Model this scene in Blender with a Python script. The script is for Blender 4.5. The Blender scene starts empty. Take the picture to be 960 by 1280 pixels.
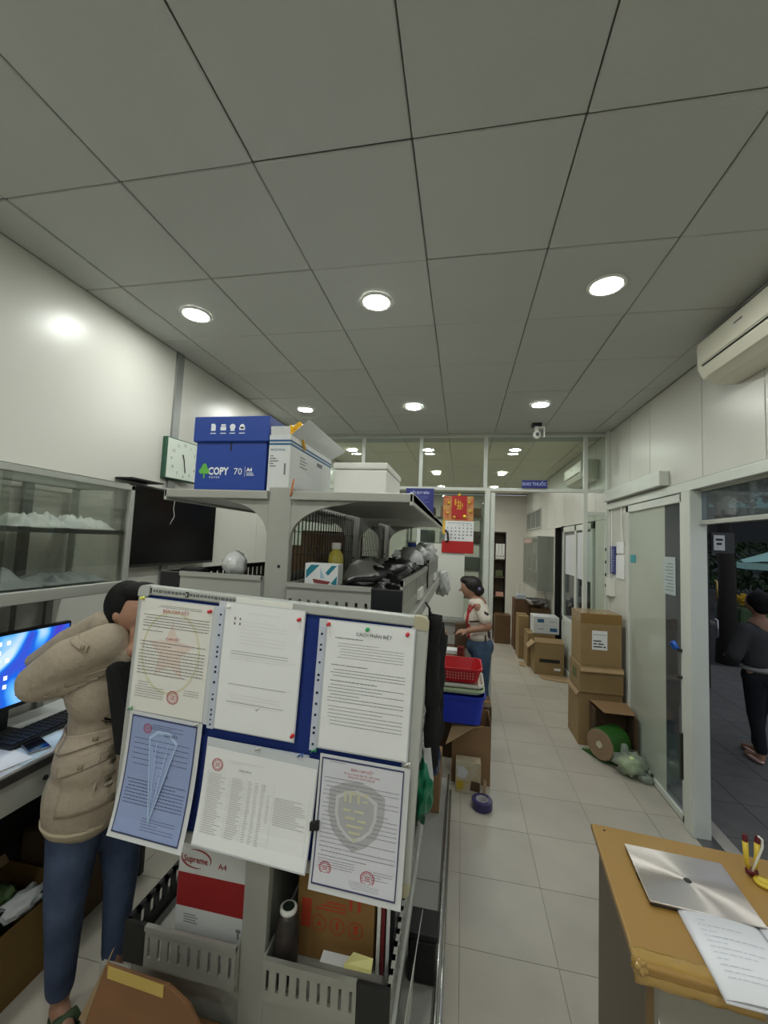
import bpy, bmesh, math, random
from mathutils import Vector, Matrix, noise, Euler
random.seed(7)
PI = math.pi
sc = bpy.context.scene
C = sc.collection

# ------------------------------------------------------------------ camera, world, exposure
yaw, pit, roll = -0.191180632, 0.072407531, 0.0422732699
cd = bpy.data.cameras.new('camera'); cd.sensor_fit = 'VERTICAL'; cd.sensor_height = 36; cd.lens = 511/1280*36
cd.clip_start = 0.05; cd.clip_end = 200
cam = bpy.data.objects.new('camera', cd); C.objects.link(cam)
_f = Vector((math.sin(yaw)*math.cos(pit), math.cos(yaw)*math.cos(pit), math.sin(pit)))
_r = Vector((math.cos(yaw), -math.sin(yaw), 0)); _u = _r.cross(_f)
_r2 = math.cos(roll)*_r + math.sin(roll)*_u; _u2 = -math.sin(roll)*_r + math.cos(roll)*_u
cam.matrix_world = Matrix(((_r2.x, _u2.x, -_f.x, 0), (_r2.y, _u2.y, -_f.y, 0), (_r2.z, _u2.z, -_f.z, 1.9), (0, 0, 0, 1)))
sc.camera = cam
w = bpy.data.worlds.new('night_sky'); sc.world = w; w.use_nodes = True
w.node_tree.nodes['Background'].inputs[0].default_value = (0.50, 0.55, 0.62, 1)
w.node_tree.nodes['Background'].inputs[1].default_value = 0.30
sc.view_settings.view_transform = 'Standard'; sc.view_settings.look = 'None'
sc.view_settings.exposure = 1.48; sc.view_settings.gamma = 1.0; sc.view_settings.use_curve_mapping = False
LAMP = 62.0          # strength of the recessed ceiling lamps

# ------------------------------------------------------------------ materials
def lin(c):
    return tuple(((v/255)/12.92 if v/255 <= 0.04045 else ((v/255+0.055)/1.055)**2.4) for v in c)
MATS = {}
def M(name, col=(200, 200, 200), rough=0.5, metal=0.0, var=0.0, scale=8.0, bump=0.0, bscale=60.0, objvar=0.0, emit=0.0,
      trans=0.0, coat=0.0, col2=None, stretch=None, spec=0.5, detail=3.0):
    if name in MATS: return MATS[name]
    m = bpy.data.materials.new(name); m.use_nodes = True; nt = m.node_tree; N = nt.nodes; L = nt.links
    b = N['Principled BSDF']; b.inputs['Roughness'].default_value = rough; b.inputs['Metallic'].default_value = metal
    b.inputs['Specular IOR Level'].default_value = spec
    base = lin(col) + (1,)
    b.inputs['Base Color'].default_value = base
    if coat: b.inputs['Coat Weight'].default_value = coat
    if trans: b.inputs['Transmission Weight'].default_value = trans
    if emit:
        b.inputs['Emission Color'].default_value = base; b.inputs['Emission Strength'].default_value = emit
    tc = N.new('ShaderNodeTexCoord'); mp = N.new('ShaderNodeMapping'); L.new(tc.outputs['Object'], mp.inputs[0])
    if stretch: mp.inputs['Scale'].default_value = stretch
    out = None
    if var > 0 or col2:
        nz = N.new('ShaderNodeTexNoise'); nz.inputs['Scale'].default_value = scale; nz.inputs['Detail'].default_value = detail
        L.new(mp.outputs[0], nz.inputs['Vector'])
        rp = N.new('ShaderNodeMapRange'); rp.inputs[1].default_value = 0.3; rp.inputs[2].default_value = 0.7
        L.new(nz.outputs[0], rp.inputs[0])
        mx = N.new('ShaderNodeMix'); mx.data_type = 'RGBA'
        c2 = lin(col2) if col2 else tuple(v*(1-var) for v in base[:3])
        c1 = base if col2 else tuple(min(1, v*(1+var)) for v in base[:3]) + (1,)
        mx.inputs[6].default_value = c1; mx.inputs[7].default_value = tuple(c2[:3]) + (1,)
        L.new(rp.outputs[0], mx.inputs[0]); out = mx.outputs[2]
    if objvar > 0:
        oi = N.new('ShaderNodeObjectInfo'); mr = N.new('ShaderNodeMapRange')
        mr.inputs[3].default_value = 1-objvar; mr.inputs[4].default_value = 1+objvar
        L.new(oi.outputs['Random'], mr.inputs[0])
        hs = N.new('ShaderNodeHueSaturation'); L.new(mr.outputs[0], hs.inputs['Value'])
        if out: L.new(out, hs.inputs['Color'])
        else: hs.inputs['Color'].default_value = base
        out = hs.outputs[0]
    if out:
        L.new(out, b.inputs['Base Color'])
        if emit: L.new(out, b.inputs['Emission Color'])
    if bump:
        nb = N.new('ShaderNodeTexNoise'); nb.inputs['Scale'].default_value = bscale; L.new(mp.outputs[0], nb.inputs['Vector'])
        bp = N.new('ShaderNodeBump'); bp.inputs['Strength'].default_value = bump; bp.inputs['Distance'].default_value = 0.01
        L.new(nb.outputs[0], bp.inputs['Height']); L.new(bp.outputs[0], b.inputs['Normal'])
    MATS[name] = m; return m
def glass(name, tint=(225, 235, 230), refl=1.0, rough=0.02, milk=0.0, milkcol=(200, 210, 200)):
    """thin pane: clear transmission plus a fresnel reflection, optionally milky film"""
    if name in MATS: return MATS[name]
    m = bpy.data.materials.new(name); m.use_nodes = True; nt = m.node_tree; N = nt.nodes; L = nt.links
    for n in list(N): N.remove(n)
    o = N.new('ShaderNodeOutputMaterial'); t = N.new('ShaderNodeBsdfTransparent'); t.inputs[0].default_value = lin(tint)+(1,)
    g = N.new('ShaderNodeBsdfGlossy'); g.inputs['Roughness'].default_value = rough
    fr = N.new('ShaderNodeFresnel'); ge = N.new('ShaderNodeNewGeometry'); ir = N.new('ShaderNodeMapRange')
    ir.inputs[3].default_value = 1.5; ir.inputs[4].default_value = 1/1.5; L.new(ge.outputs['Backfacing'], ir.inputs[0]); L.new(ir.outputs[0], fr.inputs[0])
    mu = N.new('ShaderNodeMath'); mu.operation = 'MULTIPLY'; mu.inputs[1].default_value = refl; mu.use_clamp = True
    L.new(fr.outputs[0], mu.inputs[0]); mx = N.new('ShaderNodeMixShader')
    L.new(mu.outputs[0], mx.inputs[0]); L.new(g.outputs[0], mx.inputs[2])
    if milk > 0:
        d = N.new('ShaderNodeBsdfDiffuse'); d.inputs[0].default_value = lin(milkcol)+(1,)
        tl = N.new('ShaderNodeBsdfTranslucent'); tl.inputs[0].default_value = lin(milkcol)+(1,)
        m1 = N.new('ShaderNodeMixShader'); m1.inputs[0].default_value = 0.3; L.new(d.outputs[0], m1.inputs[1]); L.new(tl.outputs[0], m1.inputs[2])
        m2 = N.new('ShaderNodeMixShader'); m2.inputs[0].default_value = milk; L.new(t.outputs[0], m2.inputs[1]); L.new(m1.outputs[0], m2.inputs[2])
        L.new(m2.outputs[0], mx.inputs[1])
    else: L.new(t.outputs[0], mx.inputs[1])
    L.new(mx.outputs[0], o.inputs[0]); MATS[name] = m; return m

ALU = M('aluminium', (186, 188, 182), 0.38, 0.35, var=0.04, scale=3)
ALUW = M('white_coated_aluminium', (208, 212, 205), 0.35, 0.1, var=0.03, scale=4)
WALL = M('sandwich_panel_wall', (205, 204, 196), 0.32, 0, var=0.015, scale=1.5, bump=0.02, bscale=14)
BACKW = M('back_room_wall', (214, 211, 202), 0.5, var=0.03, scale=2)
CEIL = M('ceiling_panel_grey', (190, 192, 188), 0.75, var=0.02, scale=2, bump=0.12, bscale=40, objvar=0.022)
CEILB = M('back_room_ceiling_lit_cream', (236, 230, 212), 0.6, var=0.02, scale=2, objvar=0.015)  # cream lightened to stand in for the brighter light on this ceiling
JOINT = M('ceiling_joint_grey', (120, 120, 116), 0.8)
TILE = M('floor_tile_beige', (174, 168, 157), 0.36, var=0.05, scale=5, objvar=0.03, detail=6)
GROUT = M('grout', (140, 134, 124), 0.85)
RACKM = M('rack_grey_steel', (160, 160, 153), 0.42, 0.1, var=0.04, scale=5)
DARK = M('dark_gap', (26, 26, 27), 0.7)
BLACK = M('black_plastic', (20, 21, 23), 0.42)
BLACKC = M('black_cloth', (18, 18, 20), 0.9, bump=0.3, bscale=120)
WHITE = M('white_plastic', (226, 226, 220), 0.4)
PAPER = M('white_paper', (226, 227, 228), 0.7, var=0.012, scale=9)
CARD = M('cardboard', (140, 110, 78), 0.8, var=0.06, scale=6, objvar=0.05)
CARDL = M('cardboard_inside', (160, 134, 100), 0.85, var=0.05, scale=7)
TAPEB = M('brown_packing_tape', (136, 104, 52), 0.25, coat=0.4)
INK = M('printed_grey_ink', (122, 122, 126), 0.8)
INKD = M('printed_dark_ink', (52, 52, 58), 0.8)
REDI = M('red_stamp_ink', (178, 74, 80), 0.8)
SKIN = M('skin', (160, 120, 98), 0.55, var=0.04, scale=12)
HAIR = M('black_hair', (10, 8, 8), 0.62, var=0.3, scale=60, stretch=(8, 8, 1), bump=0.4, bscale=90, spec=0.25)
GL = glass('clear_glass', (232, 238, 234), 1.0)
GLC = glass('cabinet_glass', (238, 240, 237), 1.5)

# ------------------------------------------------------------------ mesh helpers
OFF = {}
def orth(d):
    d = d.normalized(); a = Vector((0, 0, 1)) if abs(d.z) < 0.9 else Vector((1, 0, 0))
    u = d.cross(a).normalized(); return u, d.cross(u).normalized()
class G:
    def __init__(s): s.bm = bmesh.new(); s.mi = 0
    def face(s, vs):
        try: f = s.bm.faces.new(vs); f.material_index = s.mi; return f
        except ValueError: return None
    def box(s, x0, x1, y0, y1, z0, z1, m=None):
        v = [s.bm.verts.new(p if m is None else m @ Vector(p)) for p in
             ((x0,y0,z0),(x1,y0,z0),(x1,y1,z0),(x0,y1,z0),(x0,y0,z1),(x1,y0,z1),(x1,y1,z1),(x0,y1,z1))]
        for q in ((3,2,1,0),(4,5,6,7),(0,1,5,4),(1,2,6,5),(2,3,7,6),(3,0,4,7)): s.face([v[i] for i in q])
        return s
    def bar(s, p0, p1, w, h=None, up=(0, 0, 1)):
        h = h or w; p0 = Vector(p0); p1 = Vector(p1); d = (p1-p0).normalized(); up = Vector(up)
        if abs(d.dot(up)) > 0.95: up = Vector((0, 1, 0))
        r = d.cross(up).normalized(); u = r.cross(d)
        a = [p + r*i*w/2 + u*j*h/2 for p in (p0, p1) for i, j in ((-1,-1),(1,-1),(1,1),(-1,1))]
        v = [s.bm.verts.new(p) for p in a]
        for q in ((3,2,1,0),(4,5,6,7),(0,1,5,4),(1,2,6,5),(2,3,7,6),(3,0,4,7)): s.face([v[i] for i in q])
        return s
    def cyl(s, p0, p1, r0, r1=None, n=16, cap=True):
        r1 = r0 if r1 is None else r1; p0 = Vector(p0); p1 = Vector(p1); u, v = orth(p1-p0)
        R = []
        for p, r in ((p0, r0), (p1, r1)):
            R.append([s.bm.verts.new(p + (u*math.cos(2*PI*i/n) + v*math.sin(2*PI*i/n))*r) for i in range(n)])
        for i in range(n): s.face([R[0][i], R[0][(i+1) % n], R[1][(i+1) % n], R[1][i]])
        if cap: s.face(R[0][::-1]); s.face(R[1])
        return s
    def tube(s, pts, r, n=8):
        pts = [Vector(p) for p in pts]; rs = r if isinstance(r, (list, tuple)) else [r]*len(pts); R = []
        u0 = None
        for k, p in enumerate(pts):
            d = (pts[min(k+1, len(pts)-1)] - pts[max(k-1, 0)]).normalized()
            if u0 is None: u0, _ = orth(d)
            u0 = (u0 - d*u0.dot(d)).normalized(); v0 = d.cross(u0)
            R.append([s.bm.verts.new(p + (u0*math.cos(2*PI*i/n) + v0*math.sin(2*PI*i/n))*rs[k]) for i in range(n)])
        for k in range(len(R)-1):
            for i in range(n): s.face([R[k][i], R[k][(i+1) % n], R[k+1][(i+1) % n], R[k+1][i]])
        s.face(R[0][::-1]); s.face(R[-1]); return s
    def lathe(s, prof, c=(0, 0, 0), n=24, ax=None):
        c = Vector(c); ax = Vector(ax or (0, 0, 1)); u, v = orth(ax); R = []
        for r, h in prof:
            R.append([s.bm.verts.new(c + ax*h + (u*math.cos(2*PI*i/n) + v*math.sin(2*PI*i/n))*max(r, 1e-4)) for i in range(n)])
        for k in range(len(R)-1):
            for i in range(n): s.face([R[k][i], R[k][(i+1) % n], R[k+1][(i+1) % n], R[k+1][i]])
        s.face(R[0][::-1]); s.face(R[-1]); return s
    def prism(s, pts, d):
        """pts: 3-D outline, extruded by vector d"""
        d = Vector(d); a = [s.bm.verts.new(Vector(p)) for p in pts]; b = [s.bm.verts.new(Vector(p)+d) for p in pts]; n = len(pts)
        s.face(a[::-1]); s.face(b)
        for i in range(n): s.face([a[i], a[(i+1) % n], b[(i+1) % n], b[i]])
        return s
    def quad(s, a, b, c, d): s.face([s.bm.verts.new(Vector(p)) for p in (a, b, c, d)]); return s
    def grid(s, nu, nv, fn, thick=0.0):
        V = [[s.bm.verts.new(Vector(fn(i/nu, j/nv))) for j in range(nv+1)] for i in range(nu+1)]
        fs = []
        for i in range(nu):
            for j in range(nv): fs.append(s.face([V[i][j], V[i+1][j], V[i+1][j+1], V[i][j+1]]))
        return s
    def ell(s, c, r, n=14, amp=0, seed=0, freq=3, m=None):
        b2 = bmesh.new(); bmesh.ops.create_icosphere(b2, subdivisions=3 if n < 20 else 4, radius=1.0)
        mp = {}
        for v in b2.verts:
            k = 1 + (noise.noise(v.co*freq + Vector((seed, seed*2.3, 0)))*amp if amp else 0)
            p = Vector((v.co.x*r[0]*k, v.co.y*r[1]*k, v.co.z*r[2]*k))
            if m: p = m @ p
            mp[v] = s.bm.verts.new(p + Vector(c))
        for f in b2.faces: s.face([mp[v] for v in f.verts])
        b2.free(); return s
    def build(s, name, mat, parent=None, bevel=0, smooth=False, kind=None, flip=False, seg=2, solid=0):
        me = bpy.data.meshes.new(name)
        off = Vector((0, 0, 0)); r = parent
        while r is not None:
            if r.name in OFF: off = OFF[r.name]; break
            r = r.parent
        bmesh.ops.recalc_face_normals(s.bm, faces=s.bm.faces)
        bmesh.ops.translate(s.bm, verts=s.bm.verts, vec=-off)
        s.bm.to_mesh(me); s.bm.free()
        for mm in (mat if isinstance(mat, (list, tuple)) else [mat]): me.materials.append(mm)
        if smooth:
            for p in me.polygons: p.use_smooth = True
        o = bpy.data.objects.new(name, me); C.objects.link(o)
        if parent: o.parent = parent
        if solid:
            md = o.modifiers.new('solid', 'SOLIDIFY'); md.thickness = solid; md.offset = 0
        if bevel:
            md = o.modifiers.new('bevel', 'BEVEL'); md.width = bevel; md.segments = seg; md.limit_method = 'ANGLE'; md.angle_limit = 0.6
        if kind: o['kind'] = kind
        return o
def tag(o, label, cat, group=None):
    o['label'] = label; o['category'] = cat
    if group: o['group'] = group
    return o
def thing(name, label, cat, loc=(0, 0, 0), group=None, rot=None, local=False):
    """Empty at the thing's base. local=False: parts are given in world coordinates"""
    o = bpy.data.objects.new(name, None); C.objects.link(o); o.location = loc; o.empty_display_size = 0.05
    if rot: o.rotation_euler = rot
    if not local: OFF[o.name] = Vector(loc)
    else: OFF[o.name] = Vector((0, 0, 0))
    return tag(o, label, cat, group)
def struct(o): o['kind'] = 'structure'; return o
def gbox(*a): return G().box(*a)
def inst(o, parent, loc, name=None):
    c = bpy.data.objects.new(name or o.name.split('.')[0], o.data); C.objects.link(c); c.parent = parent; c.location = loc; return c
def copy_thing(root, loc, label, rot=None, group=None):
    r = root.copy(); C.objects.link(r); r.location = loc; r['label'] = label
    if rot: r.rotation_euler = rot
    if group: r['group'] = group
    for ch in list(root.children):
        c = ch.copy(); C.objects.link(c); c.parent = r
        for g in ch.children:
            d = g.copy(); C.objects.link(d); d.parent = c
    return r
# lettering: a mesh made from the built-in font, laid on a plane (o = lower-left/centre point, u = reading direction, v = up)
def text(name, s, size, mat, parent, o, u, v, align='LEFT', depth=0.0004, sx=1.0, bold=0.0):
    cu = bpy.data.curves.new('t', 'FONT'); cu.body = s; cu.size = size; cu.align_x = align; cu.resolution_u = 2; cu.offset = bold
    to = bpy.data.objects.new('t', cu); C.objects.link(to)
    dg = bpy.context.evaluated_depsgraph_get(); dg.update()
    me = bpy.data.meshes.new_from_object(to.evaluated_get(dg)); bpy.data.objects.remove(to); bpy.data.curves.remove(cu)
    u = Vector(u).normalized(); v = Vector(v).normalized(); n = u.cross(v)
    off = Vector((0, 0, 0)); r = parent
    while r is not None:
        if r.name in OFF: off = OFF[r.name]; break
        r = r.parent
    for vt in me.vertices: vt.co = Vector(o) + u*vt.co.x*sx + v*vt.co.y + n*depth - off
    me.materials.clear(); me.materials.append(mat)
    ob = bpy.data.objects.new(name, me); C.objects.link(ob); ob.parent = parent; return ob
# soft bodies: tapered capsules and ellipsoids fused into one skin
def blob(name, specs, mat, parent, vox=0.01, it=4, bumpm=None):
    g = G(); b = g.bm
    for sp in specs:
        if sp[0] == 'c':
            p0, p1, r0, r1 = Vector(sp[1]), Vector(sp[2]), sp[3], sp[4]
            n = 7; P = []; R = []
            L = (p1-p0).length or 1e-4; d = (p1-p0)/L
            for k in range(1, 5): a = PI/2*(1-k/5); P.append(p0 - d*r0*math.sin(a)); R.append(r0*math.cos(a))
            for k in range(n): t = k/(n-1); P.append(p0.lerp(p1, t)); R.append(r0+(r1-r0)*t)
            for k in range(1, 5): a = PI/2*k/5; P.append(p1 + d*r1*math.sin(a)); R.append(r1*math.cos(a))
            g.tube(P, R, 14)
        else:
            c, r = sp[1], sp[2]; m = sp[3].to_matrix() if len(sp) > 3 else None
            g.ell(c, r, m=m)
    o = g.build(name, mat, parent)
    md = o.modifiers.new('r', 'REMESH'); md.mode = 'VOXEL'; md.voxel_size = vox; md.use_smooth_shade = True
    if it:
        ms = o.modifiers.new('s', 'SMOOTH'); ms.iterations = it; ms.factor = 0.5
    dg = bpy.context.evaluated_depsgraph_get(); dg.update()
    me = bpy.data.meshes.new_from_object(o.evaluated_get(dg)); o.modifiers.clear(); old = o.data; o.data = me; bpy.data.meshes.remove(old)
    for p in me.polygons: p.use_smooth = True
    return o

from mathutils.bvhtree import BVHTree
def conform(target, parent, name, mat, quads, y_from, lift=0.003, th=0.004, nu=10, nv=10):
    """thin patches laid on the -y side of a soft body: quads are (x, z) corners"""
    off = Vector((0, 0, 0)); r = target
    while r is not None:
        if r.name in OFF: off = OFF[r.name]; break
        r = r.parent
    bv = BVHTree.FromPolygons([v.co+off for v in target.data.vertices], [list(p.vertices) for p in target.data.polygons]); g = G()
    for q in quads:
        A, B_, C_, D_ = [Vector((p[0], 0, p[1])) for p in q]; last = y_from+0.3
        def fn(a, b):
            p = A.lerp(B_, a).lerp(D_.lerp(C_, a), b); h = bv.ray_cast(Vector((p.x, y_from, p.z)), Vector((0, 1, 0)))
            if h[0] is None: h = bv.find_nearest(Vector((p.x, y_from+0.3, p.z)))
            return (h[0].x, h[0].y-lift, h[0].z)
        g.grid(nu, nv, fn)
    return g.build(name, mat, parent, smooth=True, solid=th)
# ------------------------------------------------------------------ room shell
XL, XR, YP, YB, ZC, YN = -2.15, 1.62, 5.04, 11.2, 3.26, -4.4
fl = struct(gbox(XL-0.1, XR+0.02, YN, YB, -0.08, -0.004).build('floor', GROUT))
tile = G().box(0.0015, 0.4435, 0.0015, 0.4435, -0.006, 0).build('tile', TILE, fl, bevel=0.0015, seg=1)
first = True
for i in range(-5, 4):
    for j in range(-3, 23):  # tiles in view
        x0 = 0.04 + i*0.445; y0 = 2.13 + (j-4)*0.445
        if x0 < XL - 0.43 or y0 > 9.2 or x0 > XR-0.05: continue
        if first: tile.location = (x0, y0, 0); first = False
        else: inst(tile, fl, (x0, y0, 0))
rest = G()
for i in range(-5, 4):
    for j in range(16+4, 25):
        x0 = 0.04 + i*0.445; y0 = 2.13 + (j-4)*0.445
        if y0 > 9.2 and x0 > XL-0.43: rest.box(x0+.0015, x0+.4435, y0+.0015, y0+.4435, -0.006, 0)
o = rest.build('far_tiles', TILE, fl); o['kind'] = 'stuff'

ce = struct(gbox(XL-0.1, XR+0.1, YN, YB, ZC+0.012, ZC+0.1).build('ceiling', JOINT))
cx = [XL, -1.915, -1.355, -0.79, -0.204, 0.347, 0.885, 1.45, XR]
cy = [YN, -4.075, -3.48, -2.885, -2.29, -1.695, -1.10, -0.51, 0.085, 0.68, 1.275, 1.87, 2.465, 3.06, 3.655, 4.25, 4.845] + [5.44+0.595*k for k in range(10)]
for i in range(len(cx)-1):
    for j in range(len(cy)-1):
        y1 = min(cy[j+1], YB)
        if cy[j] >= YB: continue
        dz = random.uniform(-0.0025, 0.0025); gp = 0.0025
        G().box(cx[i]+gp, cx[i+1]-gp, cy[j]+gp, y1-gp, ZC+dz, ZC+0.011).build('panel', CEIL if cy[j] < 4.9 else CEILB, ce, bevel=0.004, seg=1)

# left wall with its metal strip; panels between seams
wl = struct(gbox(XL-0.12, XL-0.012, YN, YB, 0, ZC).build('wall_left', DARK))
ly = [YN, 2.66, 4.02, 4.32, 5.0, 6.0, 7.0, 8.0, 9.0, 10.0, YB]
for a, b in zip(ly, ly[1:]): gbox(XL-0.012, XL, a+0.0015, b-0.0015, 0, ZC).build('panel', WALL, wl, bevel=0.002, seg=1)
t1 = struct(gbox(XL, XL+0.018, 2.63, 2.70, 0, ZC).build('trim_1', M('strip_metal', (150, 152, 150), 0.4, 0.5)))
# right wall: panels above the door head and beside the doors; opening y 1.3-3.25
wr = struct(G().box(XR+0.012, XR+0.10, YN, 1.3, 0, ZC).box(XR+0.012, XR+0.10, 1.3, 4.5, 2.42, ZC).box(XR+0.012, XR+0.10, 4.46, YP, 0, ZC).build('wall_right', DARK))
ry = [YN, -3, -1.8, -0.6, 0.5, 1.75, 2.555, 3.16, 3.97, 4.4, YP]
for a, b in zip(ry, ry[1:]): gbox(XR, XR+0.012, a+0.004, b-0.004, 2.42, ZC).build('panel', WALL, wr, bevel=0.002, seg=1)
gbox(XR, XR+0.012, YN, 1.3, 0, 2.42).build('panel', WALL, wr)
gbox(XR, XR+0.012, 4.462, YP, 0, 2.42).build('panel', WALL, wr)
tr2 = struct(G().box(XR-0.03, XR+0.06, 1.2, YP, 2.36, 2.425).build('trim_2', ALUW, bevel=0.004))
tr2b = struct(G().box(XR-0.012, XR, 1.2, YP, 2.425, 2.44).build('trim_3', ALU))
tr4 = struct(G().box(XR-0.035, XR, 4.96, YP-0.02, 0, ZC).build('trim_4', ALUW, bevel=0.003))
tr5 = struct(G().box(XL, XR, 4.99, 5.02, 3.235, ZC).build('trim_5', ALU))
# back room: walls and the far end
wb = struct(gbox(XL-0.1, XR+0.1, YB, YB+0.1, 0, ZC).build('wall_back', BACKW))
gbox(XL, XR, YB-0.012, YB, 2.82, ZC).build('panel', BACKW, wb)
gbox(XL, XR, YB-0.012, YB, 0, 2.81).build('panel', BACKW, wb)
wr2 = struct(G().box(XR+0.012, XR+0.10, YP, 5.48, 0, ZC).box(XR+0.012, XR+0.10, 5.48, 7.75, 2.27, ZC).box(XR+0.012, XR+0.10, 7.75, YB, 0, ZC).build('wall_right.001', DARK))
ry2 = [YP, 5.48, 5.95, 6.5, 7.05, 7.75, 8.4, 9.3, 10.2, YB]
for a, b in zip(ry2, ry2[1:]):
    gbox(XR, XR+0.012, a+0.004, b-0.004, 2.27, ZC).build('panel', WALL, wr2)
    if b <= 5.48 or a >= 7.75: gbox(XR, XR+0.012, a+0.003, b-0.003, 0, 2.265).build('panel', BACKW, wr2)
wn = struct(gbox(XL-0.1, XR+0.1, YN-0.1, YN, 0, ZC).build('wall_front', WALL))

# partition of glass and white aluminium at y = 5.04 with its doorway
pt = struct(G().box(XL, XR, YP-0.02, YP+0.03, 2.56, 2.60).box(XL, XR, YP-0.02, YP+0.03, 3.22, ZC).build('wall_partition', ALUW, bevel=0.003))
for x, z0 in ((-1.27, 0), (-0.53, 0), (0.255, 2.60), (1.38, 0)):
    gbox(x-0.022, x+0.022, YP-0.022, YP+0.028, z0, 3.22).build('mullion', ALUW, pt, bevel=0.003)
gbox(0.255, 0.315, YP-0.035, YP+0.04, 0, 2.56).build('mullion', ALUW, pt, bevel=0.004)
gbox(0.322, 0.375, YP-0.02, YP+0.06, 0, 2.54).build('mullion', ALUW, pt, bevel=0.004)
gbox(XL, 0.255, YP-0.02, YP+0.03, 0.98, 1.03).build('rail', ALU, pt, bevel=0.003)
gbox(XL, 0.255, YP-0.01, YP+0.012, 0.0, 0.98).build('lower_panel', M('white_board_panel', (206, 206, 200), 0.45), pt)
gbox(1.40, XR, YP-0.02, YP+0.03, 2.30, 2.34).build('rail', ALUW, pt)
for a, b in ((XL, -1.29), (-1.25, -0.55), (-0.51, 0.233), (0.277, 1.36), (1.40, XR)):
    gbox(a, b, YP+0.001, YP+0.006, 2.60, 3.22).build('pane', GL, pt)
for a, b in ((XL, -1.29), (-1.25, -0.55), (-0.51, 0.255)):
    gbox(a, b, YP+0.001, YP+0.006, 1.03, 2.56).build('pane', GL, pt)
gbox(1.40, XR-0.035, YP+0.001, YP+0.006, 0.9, 2.30).build('pane', GL, pt)
# sliding door leaf parked behind the post
dr3 = struct(G().box(0.33, 0.37, 5.08, 5.11, 0, 2.5).build('door_3', ALU))
# doorway frame edge dark gap
# ---- glass sliding door (right), fixed leaf y 3.37-4.46, post, transom
d1 = struct(G().box(XR-0.02, XR+0.03, 3.375, 3.43, 0.0, 2.355).box(XR-0.02, XR+0.03, 4.40, 4.46, 0.0, 2.355)
            .box(XR-0.02, XR+0.03, 3.375, 4.46, 2.29, 2.355).box(XR-0.02, XR+0.03, 3.375, 4.46, 0.0, 0.05).build('door_1', ALUW, bevel=0.004))
FROST = glass('frosted_film_glass', (225, 238, 228), 1.2, 0.12, milk=0.86, milkcol=(212, 217, 204))
SEMI = glass('dusty_glass', (196, 204, 208), 1.3, 0.03, milk=0.16, milkcol=(140, 150, 160))
gbox(XR-0.002, XR+0.004, 3.70, 4.40, 0.05, 2.29).build('pane', FROST, d1)
gbox(XR-0.002, XR+0.004, 3.43, 3.70, 0.05, 2.29).build('pane', SEMI, d1)
gbox(XR-0.045, XR-0.02, 3.395, 3.42, 0.30, 0.62).build('lock_bar', M('dark_metal', (70, 70, 68), 0.4, 0.6), d1, bevel=0.003)
gbox(XR-0.06, XR-0.02, 3.39, 3.41, 1.19, 1.21).build('handle', M('dark_metal'), d1)
gbox(XR-0.06, XR-0.02, 3.39, 3.41, 1.00, 1.02).build('handle', M('dark_metal'), d1)
G().cyl((XR-0.024, 3.9, 0.055), (XR-0.024, 3.9, 0.075), 0.012).build('latch', M('dark_metal'), d1)
p1 = struct(gbox(XR-0.04, XR+0.07, 3.25, 3.37, 0.0, 2.36).build('door_2', ALUW, bevel=0.005))
G().box(XR+0.02, XR+0.06, 1.3, 3.25, 2.112, 2.142).box(XR+0.02, XR+0.06, 1.3, 3.25, 2.345, 2.36).build('transom_rail', ALU, p1, bevel=0.003)
gbox(XR+0.037, XR+0.042, 1.3, 3.25, 2.142, 2.345).build('transom_pane', SEMI, p1)
gbox(XR-0.02, XR+0.10, 1.3, 4.46, -0.004, 0.006).build('sill', M('steel_sill', (120, 120, 116), 0.35, 0.7), p1)
# back right glass doors (y 5.5-7.0) and dark doorway
d4 = struct(G().box(XR-0.03, XR+0.02, 5.50, 5.56, 0, 2.25).box(XR-0.03, XR+0.02, 6.98, 7.05, 0, 2.25).box(XR-0.03, XR+0.02, 6.24, 6.32, 0, 2.25)
            .box(XR-0.03, XR+0.02, 5.5, 7.05, 2.17, 2.25).box(XR-0.03, XR+0.02, 5.5, 7.05, 0.78, 0.86).box(XR-0.03, XR+0.02, 5.5, 7.05, 0, 0.08).build('door_4', ALUW, bevel=0.004))
for a, b in ((5.56, 6.24), (6.32, 6.98)):
    gbox(XR-0.008, XR-0.002, a, b, 0.86, 2.17).build('pane', SEMI, d4)
    gbox(XR-0.010, XR, a, b, 0.08, 0.78).build('lower_panel', ALUW, d4)
gbox(XR-0.04, XR+0.02, 7.05, 7.08, 0, 2.27).build('frame', DARK, d4)
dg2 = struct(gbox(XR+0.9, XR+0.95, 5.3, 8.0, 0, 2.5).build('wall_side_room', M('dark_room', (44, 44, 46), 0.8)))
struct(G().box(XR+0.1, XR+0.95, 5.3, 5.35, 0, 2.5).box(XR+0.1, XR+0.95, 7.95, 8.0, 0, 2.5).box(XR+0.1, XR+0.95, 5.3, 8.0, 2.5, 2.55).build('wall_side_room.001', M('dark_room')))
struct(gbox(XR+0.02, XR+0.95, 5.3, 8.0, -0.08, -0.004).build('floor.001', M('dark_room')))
w1 = struct(G().box(XR-0.02, XR, 9.0, 10.9, 2.32, 2.36).box(XR-0.02, XR, 9.0, 10.9, 2.72, 2.76).box(XR-0.02, XR, 9.0, 9.04, 2.36, 2.72).box(XR-0.02, XR, 10.86, 10.9, 2.36, 2.72)
            .box(XR-0.02, XR, 9.62, 9.65, 2.36, 2.72).box(XR-0.02, XR, 10.24, 10.27, 2.36, 2.72).build('window_1', ALU))
for a, b in ((9.04, 9.62), (9.65, 10.24), (10.27, 10.86)): gbox(XR-0.008, XR-0.004, a, b, 2.36, 2.72).build('pane', M('window_dark_glass', (92, 100, 98), 0.08), w1)

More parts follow.
